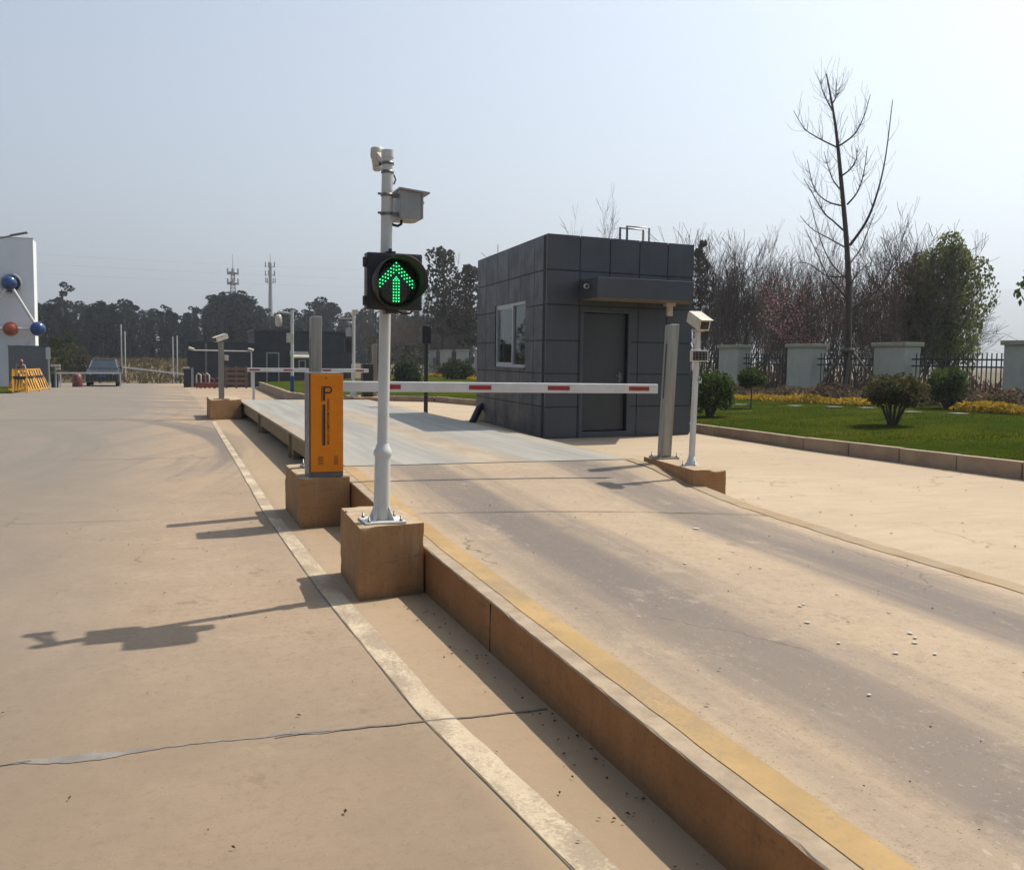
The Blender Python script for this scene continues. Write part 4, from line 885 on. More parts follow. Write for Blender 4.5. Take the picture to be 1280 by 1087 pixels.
# ------------------------------------------------------------------ person behind the barricades
def person(name, loc, label, yaw=0):
    t = thing(name, label, 'person', loc); J = {}
    def skinned(nm, pts, edges, mat, parent, sub=2):
        me = bpy.data.meshes.new(nm); me.from_pydata([p[0] for p in pts], edges, []); o = bpy.data.objects.new(nm, me); COL.objects.link(o)
        o.modifiers.new('s', 'SKIN'); o.modifiers.new('u', 'SUBSURF').render_levels = sub; o.modifiers['u'].levels = sub
        for v, p in zip(me.skin_vertices[0].data, pts): v.radius = (p[1], p[1] * (p[2] if len(p) > 2 else 1))
        me.skin_vertices[0].data[0].use_root = True
        bpy.context.view_layer.update(); m2 = bpy.data.meshes.new_from_object(o.evaluated_get(bpy.context.evaluated_depsgraph_get()))
        bpy.data.objects.remove(o); m2.materials.clear(); m2.materials.append(mat); m2.polygons.foreach_set('use_smooth', [True] * len(m2.polygons))
        r = bpy.data.objects.new(nm, m2); COL.objects.link(r); r.parent = parent; return r
    # leaning forward over the barricade (-Y), facing right
    body = [((0, 0, .78), .135), ((0, -.06, .95), .13), ((.02, -.16, 1.12), .155), ((.03, -.22, 1.22), .13), ((.04, -.26, 1.29), .055), ((.05, -.29, 1.38), .082),
            ((.19, -.2, 1.2), .06), ((.25, -.28, .97), .048), ((.20, -.46, .86), .04), ((.18, -.54, .84), .035),
            ((-.15, -.2, 1.2), .06), ((-.22, -.26, .97), .048), ((-.15, -.44, .86), .04), ((-.12, -.52, .84), .035),
            ((.09, 0, .72), .09), ((.10, -.03, .42), .065), ((.10, .02, .09), .045), ((.10, -.12, .04), .04),
            ((-.09, 0, .72), .09), ((-.10, -.03, .42), .065), ((-.11, .02, .09), .045), ((-.11, -.12, .04), .04)]
    ed = [(0, 1), (1, 2), (2, 3), (3, 4), (4, 5), (3, 6), (6, 7), (7, 8), (8, 9), (3, 10), (10, 11), (11, 12), (12, 13), (0, 14), (14, 15), (15, 16), (16, 17), (0, 18), (18, 19), (19, 20), (20, 21)]
    bd = skinned('body', body, ed, M['skin'], t)
    sh = [((0, -.0, .80), .15), ((0, -.06, .95), .145), ((.02, -.16, 1.12), .17), ((.03, -.21, 1.22), .145), ((.19, -.2, 1.205), .075), ((.25, -.28, .97), .06), ((.215, -.41, .885), .052), ((-.15, -.2, 1.205), .075), ((-.22, -.26, .97), .06), ((-.165, -.39, .885), .052)]
    skinned('shirt', sh, [(0, 1), (1, 2), (2, 3), (3, 4), (4, 5), (5, 6), (3, 7), (7, 8), (8, 9)], M['shirt'], t)
    tr = [((0, 0, .80), .148), ((.09, 0, .70), .105), ((.10, -.03, .42), .078), ((.10, .02, .11), .06), ((-.09, 0, .70), .105), ((-.10, -.03, .42), .078), ((-.11, .02, .11), .06)]
    skinned('trousers', tr, [(0, 1), (1, 2), (2, 3), (0, 4), (4, 5), (5, 6)], M['trousers'], t)
    h = (.05, -.30, 1.42); o = Vector(loc)
    b = MB(); b.lathe([(0, .105), (.06, .095), (.10, .05), (.115, 0), (.118, -.01), (.14, -.018), (.14, -.026), (.11, -.02)], (h[0] + o.x, h[1] + o.y, h[2] + o.z), 20); b.build('hard_hat', M['helmet'], t)
    b = MB(); b.ball((o.x + .06, o.y - .385, o.z + 1.37), .018, 8); b.ball((o.x + .03, o.y - .375, o.z + 1.385), .008, 6); b.ball((o.x + .085, o.y - .37, o.z + 1.385), .008, 6); b.build('face', M['skin'], t)
    return t
person('person', (-7.1, 56.0, gz(56)), 'person in a red hard hat and grey shirt leaning over the yellow barricades')
# ------------------------------------------------------------------ dark car waiting at the gate
def car(loc, label):
    t = thing('parked_car', label, 'car', loc); ox, oy, oz = loc
    def sh(b): b.v = [(x + ox, y + oy, z + oz) for x, y, z in b.v]; return b
    W = .9
    b = MB()
    pr = [(-2.2, .38), (-2.22, .62), (-2.12, .86), (-1.15, 1.02), (-.95, 1.06), (2.2, 1.08), (2.3, .8), (2.28, .4), (1.75, .3), (-1.9, .28)]
    b.prof(pr, -W, W); sh(b).build('body', M['car'], t, .05)
    b = MB(); lo, hi = [(-.98, 1.05), (2.15, 1.07)], [(-.28, 1.58), (1.95, 1.6)]
    b.hexa([(-.83, -1.0, 1.05), (.83, -1.0, 1.05), (.83, 2.15, 1.06), (-.83, 2.15, 1.06)], [(-.66, -.25, 1.60), (.66, -.25, 1.60), (.66, 1.9, 1.62), (-.66, 1.9, 1.62)]); sh(b).build('cabin', M['car'], t, .04)
    q = lambda x, s: (x, -1.0 + .75 * s - .006, 1.05 + .55 * s)
    b = MB(); b.add([q(-.74, .06), q(.74, .06), q(.62, .92), q(-.62, .92)], [(0, 1, 2, 3)]); b.add([(v[0], v[1] + .004, v[2] - .004) for v in b.v], [(3, 2, 1, 0)]); sh(b).build('windscreen', M['car_glass'], t)
    b = MB(); b.bar(q(-.79, .05), q(-.645, .97), .05, .03); b.bar(q(.79, .05), q(.645, .97), .05, .03); b.bar((-.64, -.27, 1.61), (.64, -.27, 1.61), .05, .04); sh(b).build('window_trim', M['chrome'], t)
    b = MB(); b.box(-.55, -2.235, .60, .55, -2.19, .80); b.bar((-.56, -2.2, .82), (.56, -2.2, .82), .04, .03); sh(b).build('grille', M['black'], t)
    for s in (-1, 1):
        b = MB(); b.hexa([(s * .60, -2.2, .66), (s * .88, -2.1, .68), (s * .88, -2.0, .68), (s * .60, -2.1, .66)][::s], [(s * .60, -2.18, .80), (s * .88, -2.06, .82), (s * .88, -1.97, .82), (s * .60, -2.08, .8)][::s]); sh(b).build('headlight', M['lamp'], t)
        b = MB(); b.ball((s * 1.0, -.85, 1.12), .1, 12, (1, .6, .8)); b.bar((s * .8, -.85, 1.08), (s * .98, -.85, 1.1), .04, .04); sh(b).build('mirror', M['car'], t)
        b = MB(); b.bar((s * .6, .0, 1.66), (s * .6, 1.7, 1.68), .04, .04); sh(b).build('roof_rail', M['chrome'], t)
        for y in (-1.35, 1.35):
            b = MB(); b.lathe([(.2, -.11), (.33, -.10), (.345, -.06), (.345, .06), (.33, .10), (.2, .11)], (s * .8, y, .345), 24, 'x'); wh = sh(b).build('tyre', M['tyre'], t)
            b = MB(); b.lathe([(0, -.06), (.2, -.09), (.21, -.1), (.21, .1), (.2, .09), (0, .06)], (s * .8, y, .345), 20, 'x'); sh(b).build('rim', M['chrome'], wh)
    b = MB(); b.box(-.88, -2.27, .30, .88, -2.10, .52); sh(b).build('bumper', M['black'], t, .04)
    b = MB(); b.box(-.22, -2.285, .56, .22, -2.272, .70); sh(b).build('number_plate', M['plate'], t)
car((-3.5, 63.6, gz(62) - .01), 'dark off-road car with a blue front plate waiting behind the far white boom')
# ------------------------------------------------------------------ gate gear across the far entrance
t = thing('boom_gate', 'white boom lowered in front of the dark car with a cabinet on its left', 'barrier gate', (-5.9, 58.8, gz(58.8)))
z0 = gz(58.8); b = MB(); b.box(-5.95, 58.65, z0, -5.6, 58.95, z0 + .75); b.build('cabinet', M['trousers'], t, .01)
b = MB(); b.bar((-5.7, 58.6, z0 + .80), (-2.35, 58.6, z0 + .82), .05, .09); b.build('arm', M['arm'], t); b = MB(); b.box(-2.42, 58.57, z0, -2.36, 58.63, z0 + .74); b.build('arm_rest', M['arm'], t); b = MB(); b.box(-5.5, 58.57, z0, -5.44, 58.63, z0 + .72); b.build('arm_rest', M['arm'], t)
b = MB(); b.bar((-5.4, 58.6, z0 + .32), (-2.5, 58.6, z0 + .34), .02, .03)
for k in range(14): b.bar((-5.4 + .2 * k, 58.6, z0 + .77), (-5.4 + .2 * k, 58.6, z0 + .33), .015, .015)
b.build('skirt', M['mid_grey'], t)
t = thing('boom_gate', 'thin white boom slanting across the dry field right of the dark car', 'barrier gate', (1.15, 59.6, gz(59.6)))
z0 = gz(59.6); b = MB(); b.box(1.0, 59.5, z0, 1.3, 59.8, z0 + 1.1); b.build('cabinet', M['black'], t, .01)
b = MB(); b.bar((1.02, 59.45, z0 + .78), (-2.35, 59.45, z0 + 1.16), .05, .09); b.build('arm', M['arm'], t); b = MB(); b.box(.98, 59.48, z0 + 1.101, 1.34, 59.82, z0 + 1.2); b.build('top', M['cam_white'], t)
b = MB(); b.box(1.42, 59.6, z0, 1.56, 59.75, z0 + 1.15); b.build('post', M['grey_box'], t)
t = thing('camera_mast', 'pale little camera mast at the left end of the lowered white boom', 'post', (-5.65, 57.6, gz(57.6)))
z0 = gz(57.6); b = MB(); b.tube([(-5.62, 57.6, z0), (-5.62, 57.6, z0 + 1.15)], .05, 8); b.build('post', M['grey_box'], t); b = MB(); b.box(-5.85, 57.5, z0 + 1.15, -5.38, 57.75, z0 + 1.27); b.box(-5.6, 57.45, z0 + .98, -5.38, 57.7, z0 + 1.1); b.build('camera', M['cam_white'], t)
b = MB(); b.lathe([(0, 0), (.26, 0), (.28, .1), (.26, .45), (.22, .7), (.1, .74), (0, .75)], (-4.75, 60.3, gz(60.3)), 16); o = b.build('barrel', M['red_plastic'], off=(-4.75, 60.3, gz(60.3))); tag(o, 'dull red barrel left of the dark car behind the boom', 'barrel')
for k, (x, y, h) in enumerate([(-3.0, 76, 3.5), (-2.75, 76, 3.0), (.55, 76, 2.7), (.85, 76, 2.75)]):
    b = MB(); b.tube([(x, y, -.6), (x, y, .2 + h)], .045, 6); o = b.build('pole', M['white_metal'], off=(x, y, -.6)); tag(o, ['taller thin white pole standing right behind the dark car', 'shorter thin white pole standing right behind the dark car', 'thin white pole left of the pair in the dry field', 'thin white pole right of the pair in the dry field'][k], 'pole', 'thin poles beyond the gate')
t = thing('folded_gate', 'folded trolley gate of cream and red loops before the dark slatted wall', 'gate', (2.0, 57, gz(57)))
z0 = gz(57)
for k, (x, m_) in enumerate(((1.75, 'cam_white'), (1.95, 'red_plastic'), (2.2, 'cam_white'), (2.45, 'red_plastic'), (2.75, 'red_plastic'))):
    h = .85 if k < 3 else .6; b = MB(); b.tube([(x - .1, 57 + .05 * k, z0), (x - .1, 57 + .05 * k, z0 + h - .1), (x, 57 + .05 * k, z0 + h), (x + .14, 57 + .05 * k, z0 + h - .1), (x + .14, 57 + .05 * k, z0)], .04, 8); b.build('loop', M[m_], t)
b = MB(); b.box(1.6, 56.95, z0 + .05, 2.95, 57.3, z0 + .32); b.build('base', M['red_plastic'], t, .02)
# dark slatted wall, gantry and gatehouse
t = thing('slat_wall', 'dark slatted screen wall left of the far gatehouse', 'wall', (3.2, 60.8, gz(60)))
b = MB(); b.box(1.25, 60.7, -.5, 5.2, 60.8, 2.3); b.build('backing', M['seam'], t); b = MB()
for k in range(14): b.box(1.25, 60.62, -.3 + .185 * k, 5.2, 60.699, -.3 + .185 * k + .165)
b.build('slats', M['dark_wall'], t); b = MB(); b.box(2.25, 60.55, -.5, 2.37, 60.62, 2.25); b.build('post', M['mid_grey'], t)
t = thing('camera_gantry', 'thin white horizontal bar carrying a camera at each end before the slatted wall', 'gantry', (5.0, 59.5, gz(59)))
b = MB(); b.tube([(1.55, 59.5, 1.82), (4.85, 59.5, 1.80)], .035, 8); b.build('bar', M['white_metal'], t); b = MB(); b.tube([(4.85, 59.5, -.4), (4.85, 59.5, 1.98)], .04, 8); b.build('post', M['white_metal'], t)
for x in (1.45, 4.82):
    b = MB(); b.tube([(x - .16, 59.45, 1.95), (x + .16, 59.45, 1.85)], .085, 10); b.build('camera', M['cam_white'], t)
g = thing('gatehouse', 'long low dark gatehouse with a glazed doorway and white awning at the far entrance', 'gatehouse', (8.3, 63, gz(62)))
b = MB(); b.box(5.25, 62, -.5, 11.3, 67, 3.1); b.build('wall', M['dark_wall'], g); b = MB(); b.box(5.2, 61.9, 3.101, 11.36, 67.1, 3.2); b.build('parapet', M['dark_grey'], g)
b = MB()
for k in range(8):
    if k: b.box(5.25 + .76 * k, 61.992, -.4, 5.25 + .76 * k + .02, 61.999, 3.1)
for z in (.5, 1.15, 1.8, 2.45): b.box(5.25, 61.99, z, 11.3, 61.9985, z + .02)
b.build('panel_seams', M['seam'], g)
b = MB(); b.box(5.95, 61.93, -.42, 6.03, 61.988, 1.78); b.box(6.68, 61.93, -.42, 6.76, 61.988, 1.78); b.box(6.03, 61.93, 1.70, 6.68, 61.988, 1.78); df = b.build('door_frame', M['grey_box'], g); b = MB(); b.box(6.03, 61.95, -.42, 6.68, 61.985, 1.70); b.build('door_glass', M['car_glass'], df)
b = MB(); b.hexa([(7.4, 61.3, 1.42), (8.55, 61.3, 1.42), (8.55, 61.985, 1.58), (7.4, 61.985, 1.58)], [(7.4, 61.3, 1.52), (8.55, 61.3, 1.52), (8.55, 61.985, 1.86), (7.4, 61.985, 1.86)]); b.build('awning', M['cam_white'], g)
b = MB(); b.box(7.95, 61.92, .78, 8.4, 61.987, 1.32); wn = b.build('window', M['alu'], g); b = MB(); b.box(8.02, 61.905, .85, 8.33, 61.919, 1.25); b.build('pane', M['car_glass'], wn)
b = MB(); b.box(8.6, 61.96, -.2, 11.0, 61.988, .55); b.build('lower_panel', M['seam'], g)
t = thing('rail_fence', 'ochre plank railing standing before the slatted wall', 'fence', (3.9, 57.6, gz(57.6)))
z0 = gz(57.6)
for x in (3.3, 3.85, 4.4): b = MB(); b.box(x - .05, 57.5, z0, x + .05, 57.6, z0 + 1.3); b.build('post', M['rail_wood'], t)
b = MB()
for k in range(4): b.box(3.2, 57.44, z0 + .2 + .28 * k, 4.5, 57.499, z0 + .36 + .28 * k)
b.build('rails', M['rail_wood'], t)
# far barrier and poles at the end of the weighbridge
g = thing('barrier_gate', 'distant lowered barrier arm white with red patches and a dark cabinet', 'barrier gate', (5.35, 27, .44))
b = MB(); b.box(5.2, 26.75, .441, 5.5, 27.05, 1.36); b.build('cabinet', M['black'], g, .01)
arm_part(g, (5.35, 26.7, 1.175), (2.07, 26.7, 1.17), .105, .05, [(.04, .11), (.32, .39), (.64, .71), (.90, .985)])
b = MB(); b.box(2.2, 26.68, .35, 2.26, 26.72, 1.11); b.build('arm_rest', M['white_metal'], g)
p = thing('camera_pole', 'distant white pole with a black signal box and camera beside the far barrier', 'pole', (4.97, 26.9, .44))
b = MB(); b.tube([(4.97, 26.9, .441), (4.97, 26.9, 2.75)], .045, 10); b.build('shaft', M['white_metal'], p); b = MB(); b.tube([(4.97, 26.9, .441), (4.97, 26.9, .5), (4.97, 26.9, .62)], [.13, .11, .05], 10); b.build('foot', M['white_metal'], p)
b = MB(); b.box(4.72, 26.85, 1.68, 4.90, 26.97, 2.04); b.build('signal_box', M['black'], p, .01); b = MB(); b.box(4.76, 26.86, 2.12, 4.91, 26.98, 2.36); b.build('grey_box', M['grey_box'], p, .01); b = MB(); b.box(4.93, 26.7, 2.751, 5.06, 26.95, 2.86); b.bar((4.55, 26.9, 2.62), (4.95, 26.9, 2.62), .03, .03); b.build('camera', M['cam_white'], p)
p = thing('camera_pole', 'white and blue pole with a dome lamp and white box by the far lawn corner', 'pole', (4.45, 36.5, .2))
b = MB(); b.tube([(4.45, 36.5, .82), (4.45, 36.5, 3.25)], .06, 10); b.build('shaft', M['white_metal'], p); b = MB(); b.tube([(4.45, 36.5, .05), (4.45, 36.5, .82)], .075, 10); b.build('lower_shaft', M['blue'], p)
b = MB(); b.box(4.24, 36.4, 2.05, 4.49, 36.5, 2.40); b.build('box', M['cam_white'], p, .01); b = MB(); b.tube([(4.45, 36.5, 3.12), (4.0, 36.5, 3.18), (3.97, 36.5, 3.1)], .035, 8); b.build('arm', M['white_metal'], p)
b = MB(); b.lathe([(0, .22), (.09, .2), (.13, .08), (.13, -.1), (.1, -.22), (0, -.25)], (3.96, 36.5, 2.87), 16); b.build('dome', M['cam_white'], p)
for k, (x, y, h, m_, lab) in enumerate([(12.9, 62, 4.9, 1, 'thin dark street lamp standing behind the far barrier pole'), (10.2, 75, 5.2, 1, 'dark street lamp with raised arm above the far gatehouse roof')]):
    t = thing('street_lamp', lab, 'street lamp', (x, y, -.5)); b = MB(); b.tube([(x, y, -.5), (x, y, h - .4)], .06, 8); b.build('pole', M['dark_grey'], t); b = MB(); b.tube([(x, y, h - .5), (x + .9, y, h)], .04, 6); b.build('arm', M['dark_grey'], t); b = MB(); b.bar((x + .6, y, h - .1), (x + 1.5, y, h + .3), .25, .09); b.build('lamp_head', M['mid_grey'], t)
# telecom towers
t = thing('telecom_tower', 'lattice telecom tower with two antenna platforms above the wood', 'tower', (19.3, 300, -1)); b = MB()
for sx in (-1, 1):
    for sy in (-1, 1): b.bar((19.3 + sx * 1.6, 300 + sy * 1.6, -1), (19.3 + sx * .42, 300 + sy * .42, 26.5), .16, .16)
for k in range(16):
    z = 12 + k * .95; r = 1.6 - 1.18 * (z + 1) / 27.5; r2 = 1.6 - 1.18 * (z + 1.95) / 27.5
    for a in range(4):
        c = [(1, 1), (-1, 1), (-1, -1), (1, -1)]; p0, p1 = c[a], c[(a + 1) % 4]
        b.bar((19.3 + p0[0] * r, 300 + p0[1] * r, z), (19.3 + p1[0] * r2, 300 + p1[1] * r2, z + .95), .1, .1); b.bar((19.3 + p0[0] * r, 300 + p0[1] * r, z), (19.3 + p1[0] * r, 300 + p1[1] * r, z), .1, .1)
b.build('lattice', M['galv'], t)
b = MB(); b.tube([(19.3, 300, 26.4), (19.3, 300, 31.5)], [.09, .04], 6); b.build('spire', M['galv'], t)
for z in (22.6, 25.6):
    b = MB(); b.lathe([(.6, 0), (1.25, 0), (1.25, .7), (1.2, .7), (1.2, .08), (.6, .08)], (19.3, 300, z), 12); b.build('platform', M['galv'], t)
    for k in range(6):
        a = k * 1.047 + .4; x, y = 19.3 + 1.7 * math.cos(a), 300 + 1.7 * math.sin(a); b = MB(); b.box(x - .16, y - .16, z - .1, x + .16, y + .16, z + 1.7); b.bar((x, y, z + .4), (19.3 + math.cos(a), 300 + math.sin(a), z + .4), .1, .1); b.build('antenna', M['grey_box'], t)
t = thing('telecom_tower', 'slim single mast telecom tower with three antenna rings above the wood', 'tower', (30.2, 300, -1)); b = MB(); b.tube([(30.2, 300, -1), (30.2, 300, 29.5)], [.95, .42], 12); b.build('mast', M['grey_box'], t)
b = MB(); b.tube([(30.2, 300, 29.4), (30.2, 300, 32.5)], [.08, .03], 6); b.build('spire', M['galv'], t)
for z in (23.5, 25.6, 28.2):
    for k in range(5):
        a = k * 1.2566 + z; x, y = 30.2 + 1.45 * math.cos(a), 300 + 1.45 * math.sin(a); b = MB(); b.box(x - .14, y - .14, z, x + .14, y + .14, z + 1.5); b.bar((x, y, z + .3), (30.2, 300, z), .12, .12); b.build('antenna', M['grey_box'], t)
t = thing('power_line', 'three faint thin power cables strung high across the sky at left', 'power line', (0, 250, 20))
for k in range(3):
    b = MB(); b.tube([(-120 + 12 * i, 250, 19.5 + 2.2 * k + (abs(i - 12) / 12) ** 2 * 4) for i in range(26)], .008, 4); b.build('cable', M['dark_grey'], t)
#PART5
# ------------------------------------------------------------------ fence behind the lawn
FX = 18.5; PY = [12.95, 17.35 - 0.0, 21.75, 25.7, 29.7, 33.8, 37.9, 42, 46.1, 50.2, 54.3, 58.4, 62.5, 66.6, 70.7]
names = {1: 'grey rendered fence pillar at the right edge of the view', 2: 'grey fence pillar just right of the tall staked tree', 3: 'grey fence pillar just left of the tall staked tree', 4: 'grey fence pillar farthest left of those right of the booth', 0: 'grey fence pillar out to the right beside the road'}
for i, y in enumerate(PY):
    z0 = .3 if y < 40 else .0
    t = thing('fence_pillar', names.get(i, 'grey fence pillar of the distant stretch seen left of the booth'), 'fence pillar', (FX + .25, y - .6, z0), 'grey pillars of the iron fence')
    b = MB(); b.box(FX, y - 1.2, z0 - .6, FX + .52, y, 2.04); b.build('shaft', M['pillar'], t, .01); b = MB(); b.box(FX - .06, y - 1.26, 2.041, FX + .58, y + .06, 2.15); b.build('cap', M['cap'], t, .008)
pnames = {0: 'black iron fence panel beside the rightmost grey pillar', 1: 'black iron fence panel behind the round clipped shrub', 2: 'black iron fence panel behind the tall staked tree', 3: 'black iron fence panel behind the little ball tree', 4: 'black iron fence panel next to the right wall of the booth'}
for i in range(len(PY) - 1):
    y0, y1 = PY[i] + .0, PY[i + 1] - 1.2; zt = 1.86 if y0 < 33 else 1.62; zb = .45 if y0 < 33 else .2
    t = thing('fence_panel', pnames.get(i, 'black iron fence panel of the distant stretch left of the booth'), 'fence panel', (FX + .26, (y0 + y1) / 2, zb), 'black iron fence panels')
    b = MB()
    for z in (zt - .16, zt - .34, zb + .12): b.box(FX + .235, y0 + .002, z - .02, FX + .275, y1 - .002, z + .02)
    b.build('rails', M['iron'], t); b = MB()
    n = int((y1 - y0) / .145)
    for k in range(1, n):
        y = y0 + (y1 - y0) * k / n; b.box(FX + .245, y - .011, zb, FX + .266, y + .011, zt)
    b.build('pickets', M['iron'], t)
# ------------------------------------------------------------------ vegetation makers
def grow(limb, twig, p, d, L, r, depth, up=.25, spread=.6, kids=3, rmin=.0075, seg=4):
    p = Vector(p); d = Vector(d).normalized(); pts = [p.copy()]; rs = [r]
    for k in range(seg):
        d = (d + Vector((U(-1, 1), U(-1, 1), U(-1, 1))) * .11 + Vector((0, 0, up * .25))).normalized(); p = p + d * L / seg; pts.append(p.copy()); rs.append(max(rmin, r * (1 - .75 * (k + 1) / seg)))
    (limb if depth >= 2 else twig).tube(pts, rs, 6 if depth >= 3 else (4 if depth == 2 else 3), False)
    if depth <= 0: return
    for c in range(kids + (1 if depth > 1 else 0)):
        i = random.choice(range(1, seg + 1)) if c else seg
        a = U(0, 6.283); o = d.orthogonal().normalized(); o = Quaternion(d, a) @ o
        nd = (d * (1 - spread * .5) + o * spread * U(.6, 1.2) + Vector((0, 0, up * .4))).normalized()
        grow(limb, twig, pts[i], nd, L * U(.5, .78), max(rmin, rs[i] * U(.6, .85)), depth - 1, up, spread, kids, rmin, seg if depth > 1 else 3)
def bare_tree(label, H, stems=1, kids=3, spread=.6, depth=4, r=.09, up=.25, lean=.1, twigmat='twig', group=None):
    t = thing('bare_tree', label, 'tree', (0, 0, 0), group); limb = MB(); tw = MB()
    for s_ in range(stems):
        a = U(0, 6.28); grow(limb, tw, (.25 * math.cos(a) * (stems > 1), .25 * math.sin(a) * (stems > 1), -.3), (math.cos(a) * lean, math.sin(a) * lean, 1), H * U(.42, .55), r * U(.7, 1), depth, up, spread, kids)
    limb.build('trunk', M['bark'], t); tw.build('branches', M[twigmat], t); return t
def clump(b, c, rad, n, size, d=None, shell=.55):
    for _ in range(n):
        while True:
            v = Vector((U(-1, 1), U(-1, 1), U(-1, 1)))
            if .01 < v.length < 1: break
        v = v.normalized() * (v.length ** shell); p = (c[0] + v.x * rad[0], c[1] + v.y * rad[1], c[2] + v.z * rad[2])
        b.leaf(p, size * U(.6, 1.3), d)
# ------------------------------------------------------------------ far wood
random.seed(21)
def wood_tree(name, label, mat, form, grp):
    t = thing(name, label, 'tree', (0, 0, 0), grp); b = MB(); tr = MB()                       # built 10 m tall
    tr.tube([(0, 0, -1), (U(-.1, .1), U(-.1, .1), 5), (U(-.2, .2), U(-.2, .2), 9)], [.22, .16, .07], 6, False)
    if form == 'column':
        for k in range(16): z = .6 + k * .58; rr = (.75 + .25 * math.sin(k * 1.7)) * (1 - .55 * (z / 10) ** 2) * 1.15; clump(b, (U(-.3, .3), U(-.3, .3), z), (rr, rr, .7), 80, .27)
        clump(b, (U(-.2, .2), 0, 9.5), (.4, .4, .7), 60, .21)
    elif form == 'puff':
        for k in range(10): z = .6 + k * .62; clump(b, (U(-.35, .35), U(-.35, .35), z), (.85, .85, .7), 62, .27)
        for k in range(8): a = U(0, 6.28); q = U(.2, 1.15); z = U(6.4, 9.2); clump(b, (q * math.cos(a), q * math.sin(a), z), (U(.5, .85), U(.5, .85), U(.4, .65)), 105, .21)
        clump(b, (0, 0, 9.4), (.6, .6, .5), 110, .2)
    else:                                                                                     # slender gum with open top
        for k in range(9): z = .6 + k * .5; clump(b, (U(-.3, .3), U(-.3, .3), z), (.8, .8, .6), 58, .27)
        for k in range(6):
            a = U(0, 6.28); q = U(.3, .95); z = 5.4 + k * .75; c = (q * math.cos(a), q * math.sin(a), z); tr.tube([(0, 0, z - .8), c], [.06, .03], 4, False); clump(b, c, (U(.4, .6), U(.4, .6), U(.3, .42)), 85, .19)
        clump(b, (.1, 0, 9.6), (.45, .45, .35), 85, .18)
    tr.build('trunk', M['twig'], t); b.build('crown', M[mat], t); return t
G1 = 'trees of the far wood'
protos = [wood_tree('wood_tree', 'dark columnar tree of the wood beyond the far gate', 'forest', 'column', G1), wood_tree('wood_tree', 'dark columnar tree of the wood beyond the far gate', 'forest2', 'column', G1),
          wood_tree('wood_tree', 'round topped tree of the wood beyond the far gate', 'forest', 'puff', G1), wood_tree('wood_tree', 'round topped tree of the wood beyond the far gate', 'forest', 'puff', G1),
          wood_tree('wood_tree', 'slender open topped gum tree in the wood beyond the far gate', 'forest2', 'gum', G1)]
PROF = [(20, 365), (45, 372), (60, 374), (80, 366), (90, 380), (110, 372), (135, 376), (155, 371), (175, 383), (195, 386), (210, 381), (225, 389), (245, 381), (262, 370), (275, 366), (300, 364), (320, 378), (340, 388), (360, 380), (372, 392), (388, 376), (402, 372), (418, 384), (440, 392), (460, 385), (480, 384), (510, 380), (540, 385), (600, 380)]
used = set(); k = 0
def wood_at(px, Y, jitter, proto=None):
    global k
    tanv = math.tan(math.radians(19.9) + math.atan((px - 640) / 1200)); x = Y * tanv
    dep = x * math.sin(.3453) + Y * math.cos(.3453)
    hor = 443 + (px - 205) * .014; top = lerp_tab(PROF, px) + jitter; zt = 1.55 + (hor - top) / 1200 * dep; z0 = tz(x, Y); H = (zt - z0) / 10
    i = proto if proto is not None else random.choice((0, 0, 1, 1, 2, 2, 3, 4)); o = protos[i]
    sx = H * U(1.05, 1.45) * (1.25 if i in (2, 3) else 1)
    if i in used: copy_tree(o, (x, Y, z0), U(0, 6.28), (sx, sx, H))
    else: used.add(i); o.location = (x, Y, z0); o.rotation_euler = (0, 0, U(0, 6.28)); o.scale = (sx, sx, H)
for px, pr_ in ((80, 4), (125, 3), (160, 2), (205, 4), (240, 4), (270, 2), (283, 3), (300, 2), (312, 3), (335, 4), (365, 2), (400, 2), (412, 3), (385, 4), (455, 3)): wood_at(px, U(168, 190), U(-3, 2) - (10 if px == 80 else 0), pr_)
for row, (Y, step, jt) in enumerate(((205, 13, (0, 12)), (185, 12, (3, 16)), (165, 13, (10, 28)), (146, 14, (26, 48)), (132, 15, (40, 60)))):
    px = 22
    while px < 590: wood_at(px + U(-4, 4), Y + U(-8, 8), U(*jt)); px += step
for px in (212, 219, 226, 233, 112, 345, 372): wood_at(px, U(158, 172), U(6, 16), random.choice((0, 1)))
# ------------------------------------------------------------------ nearer trees at left and beyond the fence
random.seed(5)
def bush_tree(name, label, mat, H, rad, zlo, n, leaf, group=None, loc=(0, 0, 0), d=None, trunk=.12, lumps=16, pw=.6):
    t = thing(name, label, 'tree', (0, 0, 0), group); b = MB(); tr = MB()
    tr.tube([(0, 0, -.4), (.05, .03, H * .45), (.1, -.05, H * .85)], [trunk, trunk * .7, trunk * .25], 8, False)
    for k in range(lumps):
        f = (k + .5) / lumps; z = zlo + (H - zlo) * f; rr = rad * (math.sin(math.pi * min(.96, max(.12, f * .86 + .1))) ** pw); a = k * 2.4; q = rr * U(.25, .72)
        c = (q * math.cos(a), q * math.sin(a), z + U(-.2, .2)); s_ = rr * U(.42, .62); tr.tube([(0, 0, max(.3, z - rr * .7)), c], [trunk * .3, trunk * .1], 4, False)
        clump(b, c, (s_, s_, s_ * .95), n // lumps, leaf, d)
    tr.build('trunk', M['bark'], t); b.build('crown', M[mat], t); t.location = loc; return t
def pick(lst): return lst
bush_tree('olive_tree', 'olive brown leafy tree rising right beside the pale slab', 'warmtree', 6.4, 2.1, .4, 2600, .2, None, (-11.3, 88, -.6), None, .16, 22)
bush_tree('olive_tree', 'lower olive bush tree in front of the wood left of the dark car', 'warmtree', 3.4, 2.0, .2, 1500, .18, None, (-7.6, 84, -.6), None, .1, 14)
